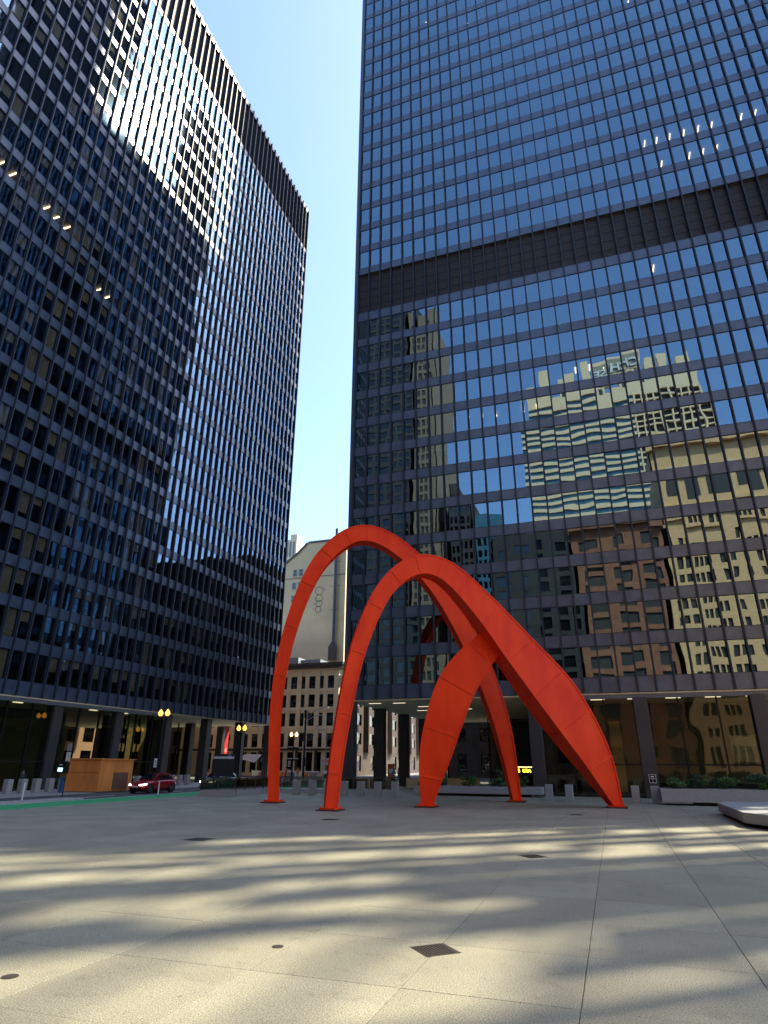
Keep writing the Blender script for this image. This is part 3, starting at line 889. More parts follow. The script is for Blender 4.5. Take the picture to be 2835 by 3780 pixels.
building('office_tower', 'dark slab mirrored at the very edge of the right tower', -90, -34.5, -180, -150, 190, m_dark,
         {'S': ([(.8+k*3.8, 3.6+k*3.8) for k in range(14)], [(4+k*4, 6.6+k*4) for k in range(45)])}, glassm=m_carglass)
building('office_tower', 'dark steel block mirrored low beside the slim tan tower', -22, -14, -180, -150, 98, m_dark,
         {'S': ([(.8+k*1.8, 1.9+k*1.8) for k in range(4)], [(4+k*3.8, 6.4+k*3.8) for k in range(24)])})
building('office_tower', 'blue glass block mirrored low between the dark block and the brick block', -13.6, -2, -180, -150, 86, mat_blue,
         {'S': ([(.8+k*1.8, 1.9+k*1.8) for k in range(6)], [(4+k*3.8, 6.4+k*3.8) for k in range(20)])})

# added light blockers, out of view: they shape sunlight on plaza and left tower
building('office_tower', 'added dark high-rise blocker outside the picture, keeping sun off part of the left tower', 56, 66, 14, 50, 262, m_dark,
         {'N': ([(1+k*3, 3+k*3) for k in range(3)], [(4+k*4, 6.6+k*4) for k in range(62)])}, glassm=m_carglass)
building('office_tower', 'second added dark high-rise blocker outside the picture, limiting the sunlit patch on the left tower', 62, 68, 88, 108, 268, m_dark,
         {'N': ([(1, 3)], [(4+k*4, 6.6+k*4) for k in range(62)])}, glassm=m_carglass)
T = thing('streak_blocker', 'added open frame with sheets outside the picture on the right, breaking sunlight into plaza streaks', 'light blocker', (64, -11, 0))  # added unseen frame, stands here only to break up the sunlight
rnd = random.Random(21)
fr = MB()
for k in range(8): MB().box(-.25, .25, -21+k*6-.2, -21+k*6+.2, 0, 104).build('column', m_conc, T)
for k in range(26): fr.box(-.15, .15, -21, 21, 4*k+3.8, 4*k+4)
fr.build('blocker_beams', m_conc, T, kind='stuff')
cl = MB()  # uneven sheets, gaps let the sun through as streaks on the plaza
y = -20.5
while y < 20.5:
    wd = rnd.uniform(.7, 1.9)
    zz = 24+rnd.uniform(0, 8)
    while zz < 100:
        ln = rnd.uniform(7, 24)
        cl.box(-.06, .06, y, min(y+wd, 20.5), zz, min(zz+ln, 102))
        zz += ln+rnd.uniform(3, 13)
    y += wd*.62+(rnd.uniform(.3, 1.1) if y > -9 else rnd.uniform(.55, 1.3))
cl.build('streak_sheets', m_conc, T, kind='stuff')

# ------------------------------------------------------------------ red steel sculpture: plain tapering arches (a generic stand-in)
SC = thing('arch_sculpture', 'huge vermilion steel sculpture of two tall arches on the plaza', 'sculpture', (14, -15, 0))
def catmull(pts, n):
    out = []
    P = [pts[0]]+pts+[pts[-1]]
    for i in range(len(pts)-1):
        p0, p1, p2, p3 = [Vector(q) for q in P[i:i+4]]
        for k in range(n):
            t = k/n
            out.append(.5*((2*p1)+(-p0+p2)*t+(2*p0-5*p1+4*p2-p3)*t*t+(-p0+3*p1-3*p2+p3)*t**3))
    out.append(Vector(pts[-1]))
    return out
def arch(F, G, prof, n=7):
    """prof: (s along the foot line, height, width across, depth in plane)"""
    F, G = Vector((*F, 0)), Vector((*G, 0)); D = G-F; side = Vector((-D.y, D.x, 0)).normalized()
    c4 = catmull([(s, z_, w_) for s, z_, w_, d_ in prof], n)
    d4 = catmull([(d_, 0, 0) for s, z_, w_, d_ in prof], n)
    ctr = [F+D*q[0]+Vector((0, 0, q[1])) for q in c4]
    body = MB(); seams = MB(); ribs = MB()
    rings = []
    for i, c in enumerate(ctr):
        a = ctr[max(i-1, 0)]; b = ctr[min(i+1, len(ctr)-1)]
        t = (b-a).normalized()
        if i == 0 or i == len(ctr)-1: t = Vector((0, 0, 1)) if i == 0 else Vector((0, 0, -1))
        nn = side.cross(t).normalized()
        if i and nn.dot(rings[-1][1]) < 0: nn = -nn
        rings.append((c, nn, c4[i][2]/2, d4[i][0]/2))
    vs_ = []
    for c, nn, hw, hd in rings:
        # flattened box with a raised keel on each broad face
        vs_ += [c+side*hw+nn*hd, c+side*hw-nn*hd, c-side*hw-nn*hd, c-side*hw+nn*hd]
    fs = []
    for i in range(len(rings)-1):
        for k in range(4):
            fs.append((i*4+k, i*4+(k+1) % 4, (i+1)*4+(k+1) % 4, (i+1)*4+k))
    fs += [(0, 1, 2, 3), tuple(len(vs_)-4+k for k in (3, 2, 1, 0))]
    body.add(vs_, fs)
    # lips along the four long edges
    for sgn in (1, -1):
        for ii in (1, -1):
            q = []
            for c, nn, hw, hd in rings:
                e = c+side*sgn*hw+nn*ii*hd
                q += [e+side*sgn*.05+nn*ii*.05, e+side*sgn*.05-nn*ii*.03, e-side*sgn*.03-nn*ii*.03, e-side*sgn*.03+nn*ii*.05]
            f2 = []
            for i in range(len(rings)-1):
                for k in range(4): f2.append((i*4+k, i*4+(k+1) % 4, (i+1)*4+(k+1) % 4, (i+1)*4+k))
            ribs.add(q, f2)
    return body, ribs, rings
def fix(mb, T):
    for v in range(len(mb.v)): mb.v[v] = tuple(Vector(mb.v[v])-T.location)
    return mb
def orient(o):
    import bmesh
    bm = bmesh.new(); bm.from_mesh(o.data); bmesh.ops.recalc_face_normals(bm, faces=bm.faces); bm.to_mesh(o.data); bm.free()
A_prof = [(0, .1, .62, .62), (-.012, 6.6, .68, .72), (.03, 11.6, .75, .85), (.12, 15.9, .85, 1.0), (.25, 18.4, .95, 1.15), (.38, 18.9, 1.05, 1.2), (.53, 17.6, 1.1, 1.2),
          (.70, 14.6, 1.1, 1.25), (.85, 10.0, 1.1, 1.3), (.95, 5.2, .9, 1.1), (1.0, .1, .5, .5)]
B_prof = [(0, .1, .66, .62), (.022, 3.8, .72, .7), (.075, 8.7, .8, .85), (.165, 12.5, .9, 1.0), (.28, 14.3, 1.0, 1.15), (.40, 14.1, 1.15, 1.3), (.53, 12.0, 1.4, 1.6),
          (.67, 9.0, 1.8, 2.2), (.80, 6.2, 2.0, 2.6), (.92, 3.0, 1.5, 1.9), (1.0, .1, .5, .5)]
C_prof = [(0, .1, .6, .6), (.10, 3.2, 1.5, 1.9), (.32, 7.0, 1.8, 2.3), (.66, 9.6, 1.3, 1.7), (.86, 10.6, .9, 1.2)]
feet = [(3.7, -16.4), (10, -21.5), (14.2, -16.7), (18.5, -9.1), (25, -12.7)]
for (f, g, pr) in ((feet[0], feet[3], A_prof), (feet[1], feet[4], B_prof), (feet[2], (20.3, -14.9), C_prof)):
    b_, r_, rings = arch(f, g, pr)
    o = fix(b_, SC).build('arch', m_red, SC); orient(o)
    o = fix(r_, SC).build('flange', m_red, SC); orient(o)
    # stiffener plates with bolt heads across the broad faces
    for i in range(4, len(rings)-3, 5):
        c, nn, hw, hd = rings[i]
        tdir = (rings[i+1][0]-rings[i-1][0]).normalized()
        sd = nn.cross(tdir).normalized()
        q = MB().obox(c-sd*(hw+.045)-nn*(hd+.045)-tdir*.06, sd*2*(hw+.045), nn*2*(hd+.045), tdir*.12)
        fix(q, SC).build('splice_plate', m_red, SC)
for k, (x, y) in enumerate(feet):
    q = MB().box(x-.62, x+.62, y-.62, y+.62, .0, .07)
    fix(q, SC).build('base_plate', m_grate, SC)
    q = MB().box(x-.48, x+.48, y-.48, y+.48, .07, .16)
    fix(q, SC).build('foot_plate', m_red, SC, bevel=.01)
    for a in range(4):
        q = MB().tube((x+(.4 if a % 2 else -.4), y+(.4 if a//2 else -.4), .16), (x+(.4 if a % 2 else -.4), y+(.4 if a//2 else -.4), .21), .04, .04, 6)
        fix(q, SC).build('anchor_bolt', m_red, SC)

# ------------------------------------------------------------------ bollards
def bollard():
    T = thing('bollard', '', 'bollard')
    MB().add([(-.26,-.26,0),(.26,-.26,0),(.26,.26,0),(-.26,.26,0),(-.26,-.26,1.08),(.26,-.26,1.08),(.26,.26,1.08),(-.26,.26,1.08)],
             [(0,3,2,1),(4,5,6,7),(0,1,5,4),(1,2,6,5),(2,3,7,6),(3,0,4,7)]).build('post', m_granite_b, T, bevel=.025)
    return T
b0 = bollard()
words = ['first', 'second', 'third', 'fourth', 'fifth', 'sixth', 'seventh', 'eighth', 'ninth', 'tenth']
bl = []
for k in range(7): bl.append((.2+1.42*k, -6.0, '%s square granite bollard from the left in the row between the arch legs' % words[k]))
bl += [(20.5, -6.4, 'square granite bollard just right of the thin rear leg, by the second column'), (21.9, -6.4, 'square granite bollard left of the wide right leg, next to another'),
       (26.3, -6.8, 'square granite bollard standing alone right of the wide right leg'), (27.55, -6.9, 'granite bollard touching the left end of the right planter')]
for k in range(10): bl.append((-21.6, -15.8+1.42*k*1.0, '%s granite bollard from the left on the far sidewalk, behind the street' % words[k]))
for k in range(8): bl.append((-21.6, -.2+1.42*k, '%s granite bollard right of the red car on the far sidewalk' % words[k]))
for n, (x, y, lab) in enumerate(bl):
    c = b0 if n == 0 else copy_tree(b0)
    c.location = (x, y, 0); c.rotation_euler = (0, 0, rnd.uniform(-.04, .04))
    tag(c, lab, 'bollard', 'granite bollards')

# ------------------------------------------------------------------ planters, bench
def leaves(mb, cx, cy_, cz, rx, ry, rz_, n, s, rn):
    for _ in range(n):
        while True:
            p = Vector((rn.uniform(-1, 1), rn.uniform(-1, 1), rn.uniform(-1, 1)))
            if .25 < p.length < 1: break
        q = Vector((cx+p.x*rx, cy_+p.y*ry, cz+p.z*rz_))
        a = Vector((rn.gauss(0, 1), rn.gauss(0, 1), rn.gauss(0, .6))).normalized()*s*rn.uniform(.6, 1.4)
        b = a.cross(Vector((rn.gauss(0, 1), rn.gauss(0, 1), rn.gauss(0, 1)))).normalized()*s*.5
        mb.add([q-a, q+b, q+a, q-b], [(0, 1, 2, 3)])
def planter(label, x0, x1, y0, y1, h, recess):
    T = thing('planter', label, 'planter', ((x0+x1)/2, (y0+y1)/2, 0))
    L, W_ = (x1-x0)/2, (y1-y0)/2
    q = MB()
    for bx in ((-L, L, -W_, -W_+.25), (-L, L, W_-.25, W_), (-L, -L+.25, -W_+.25, W_-.25), (L-.25, L, -W_+.25, W_-.25)): q.box(*bx, .20, h)
    q.build('granite_wall', m_granite_b, T, bevel=.02)
    for (a, b) in recess: MB().box(a-T.location.x, b-T.location.x, -W_+.3, W_-.3, 0, .2).build('base', m_black, T)
    MB().box(-L+.25, L-.25, -W_+.25, W_-.25, .2, h-.08).build('soil', m_dark, T)
    return T
def shrub(label, x, y, z0, rx, ry, rz_, n, seed, s=.055):
    rn = random.Random(seed)
    T = thing('shrub', label, 'shrub', (x, y, z0))
    tw = MB()
    for _ in range(14):
        a = rn.uniform(0, 2*PI); r = rn.uniform(.2, .75)
        e = Vector((math.cos(a)*r*rx, math.sin(a)*r*ry, rz_*rn.uniform(.9, 1.7)))
        m_ = e*.5+Vector((rn.gauss(0, .05), rn.gauss(0, .05), .05))
        tw.path([Vector((e.x*.2, e.y*.2, -.1)), m_, e], .012, 4)
    tw.build('stems', m_twig, T)
    lf = MB(); ld = MB()
    for _ in range(9):
        leaves(lf if rn.random() < .55 else ld, rn.uniform(-.6, .6)*rx, rn.uniform(-.5, .5)*ry, rz_*rn.uniform(.5, 1.45), rx*rn.uniform(.25, .5), ry*.45, rz_*rn.uniform(.25, .5), n//9, s, rn)
    lf.build('leaves', m_leaf, T); ld.build('dark_leaves', m_leafd, T)  # leaf clumps split at random between two greens
    return T
planter('long low granite planter with dark recessed base at the right, in front of the lobby', 27.8, 41, -8.9, -6.6, .98, [(29.8, 33.0), (35.5, 40.5)])
planter('low granite planter between the bollards and the thin rear leg', 9.2, 19.6, -2.6, -.6, .72, [(11, 18.6)])
for k, (x, rx, rz_, nm) in enumerate(((29.0, .8, .45, 'sparse small green shrub at the left end of the right planter'), (30.4, 1.0, .6, 'taller green shrub second from the left in the right planter'),
        (31.7, .9, .48, 'green shrub in the middle of the right planter, before the counter'), (33.9, 1.0, .62, 'bushy green shrub at the right picture edge in the planter'), (35.4, 1.1, .6, 'green shrub in the right planter just past the picture edge'))):
    shrub(nm, x, -7.7, .9, rx, .8, rz_, 2600, 40+k)
for k, (x, rx, nm) in enumerate(((9.9, .6, 'dark leafy shrub at the left end of the left planter'), (11.2, .7, 'dark shrub second from the left in the left planter'), (13.6, .8, 'dark shrub behind the middle sculpture leg'),
        (16.2, .9, 'green shrub below the amber ticker board'), (17.9, .8, 'green shrub at the right end of the left planter'))):
    shrub(nm, x, -1.6, .64, rx, .7, .48, 1800, 60+k)
# granite bench slab at the right edge
T = thing('bench', 'massive low granite bench block with cut corner at the right edge', 'bench', (33, -20, 0))
top = [(-2.9, 3.7), (-2.9, -3.7), (-2.2, -5.2), (3, -5.2), (3, 5.2), (-2.2, 5.2)]
MB().prism(top, .16, .58).build('slab', m_granite_b, T, bevel=.03)
MB().prism([(x*.86, y*.9) for x, y in top], 0, .16).build('base', m_black, T)

# ------------------------------------------------------------------ street furniture
def twin_lamp(seed, gm, label, x, y, h=6.3, rz=0):
    T = thing('street_lamp', label, 'street lamp', (x, y, 0), rz, 'twin globe street lamps')
    MB().lathe((0, 0, 0), [(.24, 0), (.24, .25), (.17, .35), (.15, 1.1), (.10, 1.3), (.085, h-1.0), (.13, h-.95), (.13, h-.85), (.06, h-.7)], 12).build('post', m_black, T, smooth=False)
    q = MB()
    for s in (-1, 1): q.path([Vector((0, 0, h-.95)), Vector((s*.25, 0, h-.85)), Vector((s*.42, 0, h-.62))], .045, 6)
    q.build('arm', m_black, T)
    for s in (-1, 1):
        MB().lathe((s*.42, 0, h-.62), [(.10, 0), (.16, .06), (.10, .1)], 10).build('lamp_holder', m_black, T)
        MB().lathe((s*.42, 0, h-.52), [(.11, 0), (.22, .14), (.24, .28), (.17, .46), (.06, .56), (.03, .66)], 14).build('globe', gm, T, smooth=True)
    return T
vd = R(20)
twin_lamp(0, m_gold, 'glowing orange twin globe lamp above the red car, before the left tower', -13.9-3.6, -1.2, 7.3, 0)
twin_lamp(0, m_gold, 'twin globe lamp at the dark column near the banner, left of the tall leg', -17.9, 14.6, 6.6, 0)
twin_lamp(0, m_goldpale, 'pale twin globe lamp on the corner before the cream corner building', -19.05, 31.2, 6.5, 0)
for (x, y, lab) in ((-25.9, 81.2, 'nearest twin globe lamp under the right tower, left of the second column'), (-30.1, 112.5, 'second twin globe lamp in the receding row under the right tower'),
                    (-31.5, 138, 'third twin globe lamp in the receding row under the right tower'), (-31.8, 168, 'farthest small twin globe lamp in the receding row under the right tower')):
    twin_lamp(0, m_gold, lab, x, y, 6.3)

# sign boxes hanging on the corner lamp
def plate(T, nm, x0, x1, z0, z1, m, y=-.1, th_=.03): return MB().box(x0, x1, y-th_, y, z0, z1).build(nm, m, T)
T = thing('parking_sign', 'small white parking sign high on the corner lamp post', 'sign', (-19.05, 31.0, 1.9))
plate(T, 'plate', -.55, -.15, 0, .75, m_signwhite); plate(T, 'print', -.47, -.23, .42, .66, m_signred, -.131, .002); plate(T, 'print', -.47, -.23, .1, .32, m_black, -.131, .002)
T = thing('street_banner', 'two folded banners with white top bars on the corner lamp post', 'banner', (-19.05, 31.1, 2.9))
for zz in (0, 1.6):
    for s in (-1, 1): MB().box(s*.12 if s > 0 else -.95, .95 if s > 0 else -.12, -.05, .05, zz, zz+.12).build('arm_tip', m_signwhite, T); MB().box(s*.1 if s > 0 else -.9, .9 if s > 0 else -.1, -.04, .04, zz-.22, zz).build('banner_rail', m_black, T)

# traffic signal mast and curved street lights at the corner
T = thing('traffic_signal', 'tall black traffic signal mast in front of the cream corner building', 'traffic signal', (-21.6, 40.2, 0))
MB().tube((0, 0, 0), (0, 0, 10.4), .17, .13, 10).build('pole', m_black, T)
MB().box(-.22, .22, -.2, .2, 9.2, 10.4).build('cap_box', m_black, T)
MB().path([Vector((0, 0, 8.9)), Vector((1.4, 0, 10.2)), Vector((3.0, 0, 10.75))], .06, 6).build('arm', m_grey, T)
MB().box(2.8, 3.9, -.14, .14, 10.68, 10.84).build('lamp_head', m_signwhite, T)
MB().path([Vector((0, 0, 6.6)), Vector((1.6, 0, 6.5))], .05, 6).build('signal_arm', m_black, T)
for (x, z0) in ((-.35, 5.6), (.28, 1.9)):
    hd = MB().box(x-.24, x+.24, -.45, -.15, z0, z0+1.3).build('signal_head', m_black, T)
    for k in range(3): MB().lathe((x, -.48, z0+.25+k*.4), [(.01, -.01), (.13, 0), (.01, .01)], 10).build('lens', m_grate, hd)
T = thing('street_light', 'slim grey curved-arm street light left of the signal mast', 'street light', (-22.6, 46, 0))
MB().tube((-2.0, 0, 0), (-2.0, 0, 9.3), .11, .08, 8).build('pole', m_grey, T)
MB().path([Vector((-2, 0, 7.4)), Vector((-1.4, 0, 9.2)), Vector((-.2, 0, 9.9)), Vector((1.2, 0, 10.0))], .05, 6).build('arm', m_grey, T)
MB().box(1.1, 1.9, -.13, .13, 9.92, 10.08).build('lamp_head', m_signwhite, T)
T = thing('street_light', 'thin brown curved-arm street light right of the signal mast', 'street light', (-24.4, 55.2, 0))
MB().tube((0, 0, 0), (0, 0, 8.3), .10, .07, 8).build('pole', m_grey, T)
MB().path([Vector((0, 0, 7.3)), Vector((-.3, 0, 8.0)), Vector((-1.9, 0, 8.7))], .045, 6).build('arm', m_grey, T)
MB().box(-2.4, -1.8, -.1, .1, 8.64, 8.78).build('lamp_head', m_grey, T)
T = thing('street_sign', 'small green street name sign seen left of the second column', 'sign', (-15.4, 58.5, 0))
MB().tube((0, 0, 0), (0, 0, 5.4), .07, .07, 6).build('post', m_grate, T)
MB().box(-1.1, .6, -.1, -.06, 4.9, 5.4).build('name_plate', m_teal, T)
T = thing('arrow_sign', 'pair of white narrow signs on a post under the right tower', 'sign', (-9.4, 40.6, 0))
MB().tube((0, .06, 0), (0, .06, 4.2), .05, .05, 6).build('post', m_grate, T)
for s in (-1, 1):
    q = MB().prism([(s*.08, 0), (s*.40, 0), (s*.40, .03), (s*.08, .03)][::s], 2.0, 4.1); q.build('plate', m_signwhite, T)

# shop signs
T = thing('shop_sign', 'white shop sign with red capitals at street level, right of the signal mast', 'sign', (-24.55, 58.6, 1.95))
MB().box(-2.4, 2.4, -.1, 0, 0, 1.25).build('board', m_signwhite, T)
lettering(T, "DUNKIN' DONUTS", .50, (0, -.12, .60), m_signred, sx=1.02)
lettering(T, 'Baskin Robbins', .26, (-.1, -.12, .2), m_grate)
T = thing('awning', 'pale sloping canvas awning over the shopfront left of the tall leg', 'awning', (-41.6, 59.0, 2.4))
MB().add([(-2.1, 0, 1.5), (1.9, 0, 1.5), (1.2, -1.6, 0), (-2.1, -1.2, .65), (-2.1, 0, 1.45), (1.9, 0, 1.45), (1.2, -1.6, -.05), (-2.1, -1.2, .6)],
         [(0, 3, 2, 1), (4, 5, 6, 7), (0, 4, 7, 3), (3, 7, 6, 2), (2, 6, 5, 1), (0, 1, 5, 4)]).build('canvas', m_signwhite, T)
T = thing('awning', 'small blue awning right of the pale awning', 'awning', (-38.6, 59.0, 2.5))
MB().add([(-1.0, 0, 1.3), (1.0, 0, 1.3), (1.0, -.9, .1), (-1.0, -.9, .1), (-1.0, 0, 1.25), (1.0, 0, 1.25), (1.0, -.9, .05), (-1.0, -.9, .05)],
         [(0, 3, 2, 1), (4, 5, 6, 7), (0, 4, 7, 3), (3, 7, 6, 2), (2, 6, 5, 1), (0, 1, 5, 4)]).build('canvas', m_blue, T)
T = thing('banner', 'long vertical red banner with a white ring hanging under the left tower', 'banner', (-33.0, 35.2, 3.4))
MB().box(-.03, .03, -.5, .5, 0, 4.6).build('cloth', m_banner, T)
q = MB()
for i in range(16):
    a, b = 2*PI*i/16, 2*PI*(i+1)/16
    q.quad((.035, .22*math.cos(a), .8+.28*math.sin(a)), (.035, .22*math.cos(b), .8+.28*math.sin(b)), (.035, .13*math.cos(b), .8+.17*math.sin(b)), (.035, .13*math.cos(a), .8+.17*math.sin(a)))
q.build('ring_mark', m_signwhite, T)
MB().tube((0, 0, 4.55), (0, 0, 7.8), .02, .02, 5).build('hanger', m_grey, T)

# plywood hoarding box on the far sidewalk
T = thing('plywood_enclosure', 'big orange plywood box with a darker square patch, on the far sidewalk', 'hoarding', (-18.6, -7.2, 0))
MB().box(-2.0, 1.6, -2.3, 1.9, .05, 2.62).build('side_panels', m_ply, T)
MB().add([(-2.15, -2.45, 2.72), (1.75, -2.45, 2.72), (1.75, 2.05, 2.66), (-2.15, 2.05, 2.74), (-2.15, -2.45, 2.62), (1.75, -2.45, 2.62), (1.75, 2.05, 2.60), (-2.15, 2.05, 2.64)],
         [(0, 1, 2, 3), (7, 6, 5, 4), (0, 4, 5, 1), (1, 5, 6, 2), (2, 6, 7, 3), (3, 7, 4, 0)]).build('lid', m_ply, T)
MB().box(1.6, 1.63, -.55, 1.35, .15, 1.55).build('door_patch', m_plydoor, T)
for yy in (-2.3, -.9, .5): MB().box(1.6, 1.606, yy+.0, yy+.02, .05, 2.6).build('panel_seam', m_plydoor, T)
MB().box(-2.0, 1.6, -2.34, -2.3, 1.6, 2.5).build('front_batten', m_ply, T)

def post(label, x, y, h, r, m, cat='post', name='delineator_post', z=-.04):
    T = thing(name, label, cat, (x, y, z))
    MB().tube((0, 0, .05), (0, 0, h), r, r*.8, 8).build('tube', m, T); MB().lathe((0, 0, 0), [(r*2.2, 0), (r*2, .05)], 8).build('base', m_black, T)
    return T
post('white lane delineator post at the far left of the street', -13.2, -20.6, 1.15, .055, m_signwhite)
post('white lane delineator post in front of the red car', -9.3, -11.3, 1.05, .05, m_signwhite)
T = thing('bus_stop_sign', 'grey post with paired white panels and a dark map box on the island', 'sign', (-12.8, -17.5, .05))
MB().tube((0, 0, 0), (0, 0, 3.7), .04, .04, 8).build('post', m_grate, T)
for dx in (-.16, .06):
    for (a, b, m_) in ((3.12, 3.66, m_grey), (2.42, 3.04, m_signwhite)): MB().box(dx-.08, dx+.09, -.07, -.05, a, b).build('panel', m_, T)
MB().box(-.75, .12, -.30, .05, 1.6, 2.35).build('map_box', m_black, T)
MB().box(-.55, -.12, -.32, -.30, 1.72, 1.98).build('map_face', emit('backlit map', (.45, .75, .8), .6), T)
MB().box(-.5, -.2, -.32, -.30, 2.15, 2.2).build('label_strip', m_signwhite, T)
T = thing('bike_rack', 'short bright blue steel post beside the plywood box', 'rack', (-19.3, -11.1, 0))
MB().box(-.11, .11, -.11, .11, 0, 1.15).build('post', m_blue, T); MB().box(-.4, .11, -.1, .1, 1.0, 1.2).build('arm', m_blue, T)

# subway entrance: parapet, railing, black sign on blue posts
def seg_rail(P, Q, h0, name, label, cat, posts, panelm):
    P, Q = Vector((*P, 0)), Vector((*Q, 0)); D = Q-P; n = Vector((-D.y, D.x, 0)).normalized()
    T = thing(name, label, cat, tuple((P+Q)/2))
    fix(MB().obox(P-n*.18, D, n*.36, (0, 0, h0)), T).build('parapet', m_granite_b, T)
    fix(MB().obox(P-n*.05+Vector((0, 0, 1.25)), D, n*.1, (0, 0, .06)), T).build('top_rail', m_grate, T)
    for k in range(posts+1): fix(MB().obox(P+D*k/posts-n*.03-D.normalized()*.03+Vector((0, 0, h0)), D.normalized()*.06, n*.06, (0, 0, 1.3-h0)), T).build('baluster', m_grate, T)
    for k in range(posts): fix(MB().obox(P+D*(k+.06)/posts-n*.012+Vector((0, 0, h0+.12)), D/posts*.88, n*.024, (0, 0, 1.2-h0-.12)), T).build('infill_panel', panelm, T)
    return T
m_infill = glass('smoky rail panel', (.45, .43, .36), 1.5, .05, .01)
seg_rail((-5.7, -10.8), (-5.75, 1.5), .42, 'stair_parapet', 'granite stair parapet with railing beside the street, left of the tall leg', 'railing', 7, m_infill)
seg_rail((-5.7, -10.9), (-2.9, -10.4), .42, 'stair_parapet', 'short end parapet of the subway stair nearest the camera', 'railing', 2, m_infill)
seg_rail((-2.9, -10.4), (-2.9, -3.0), .42, 'stair_parapet', 'granite stair parapet with smoky panels just behind the tall left leg', 'railing', 5, m_infill)
seg_rail((-2.8, -3.0), (7.5, -1.2), .3, 'long_railing', 'long low railing with smoky panels running behind the bollard row', 'railing', 8, m_infill)
T = thing('subway_sign', 'black square stair sign with a white strip on two blue posts', 'sign', (-8.05, -4.3, 0))
dv = Vector((1.15, 1.45, 0)).normalized()
for s in (-.72, .72): MB().box(s*dv.x-.07, s*dv.x+.07, s*dv.y-.07, s*dv.y+.07, 0, 1.35).build('post', m_blue, T)
nn = Vector((-dv.y, dv.x, 0))
def vb(a, b, z0, z1, d0, d1, nm, m): MB().obox(dv*a+nn*d0+Vector((0, 0, z0)), dv*(b-a), nn*(d1-d0), (0, 0, z1-z0)).build(nm, m, T)
vb(-1.0, 1.0, 1.28, 2.72, -.06, .06, 'panel', m_black); vb(-.95, .95, 2.74, 2.92, -.07, .05, 'name_strip', m_grey); vb(-.9, 1.05, 2.94, 3.15, -.06, .06, 'header', m_black)
vb(.35, .6, 2.94, 3.15, -.07, -.06, 'blue_mark', m_blue)
for k, (x, y, lab) in enumerate(((-17.75, -1.5, 'small white parking notice on the lamp post above the red car'), (-17.95, 11.4, 'small white parking notice right of the black stair sign'))):
    T = thing('parking_sign', lab, 'sign', (x, y, 0))
    if k: MB().tube((0, 0, 0), (0, 0, 2.9), .04, .04, 6).build('post', m_grate, T)
    MB().box(.2, .24, -.22, .22, 1.95, 2.75).build('plate', m_signwhite, T); MB().box(.242, .246, -.14, .14, 2.35, 2.62).build('print', m_grey, T); MB().box(.242, .246, -.14, .14, 2.05, 2.25).build('print', m_grey, T)
# low pale walls under the right tower
for k, (a, b, y) in enumerate(((-.5, 3.2, 9.5), (4.0, 7.6, 12.5), (8.0, 11.5, 14.5))):
    T = thing('low_wall', ['pale low wall behind the bollards, left of the second column', 'pale low wall between the second and third receding columns', 'pale low wall near the shrubs under the right tower'][k], 'wall', ((a+b)/2, y, 0))
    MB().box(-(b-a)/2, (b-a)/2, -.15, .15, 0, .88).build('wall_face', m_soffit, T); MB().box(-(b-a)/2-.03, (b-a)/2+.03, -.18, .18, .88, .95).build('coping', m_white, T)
T = thing('poster_stand', 'orange red poster board under the right tower beside the low wall', 'poster', (-7.5, 42, 0))
MB().box(-.55, .55, -.05, .05, .3, 2.3).build('board', mat('orange poster', (.6, .10, .03), .6), T); MB().box(-.62, .62, -.08, .08, 0, .3).build('foot', m_black, T)
MB().box(-.3, .3, -.056, -.05, 1.0, 1.6).build('print', m_signwhite, T)
T = thing('construction_fence', 'row of orange and white street barriers behind the railing at the corner', 'barrier', (-26, 42.5, 0))
for k in range(9):
    MB().box(-6+k*1.3, -4.9+k*1.3, -.1, .1, .25, .95).build('barrier_panel', [m_signwhite, m_ply, m_conc][k % 3], T)
MB().box(-6.2, 6, -.12, .12, .95, 1.15).build('top_rail', m_signwhite, T)

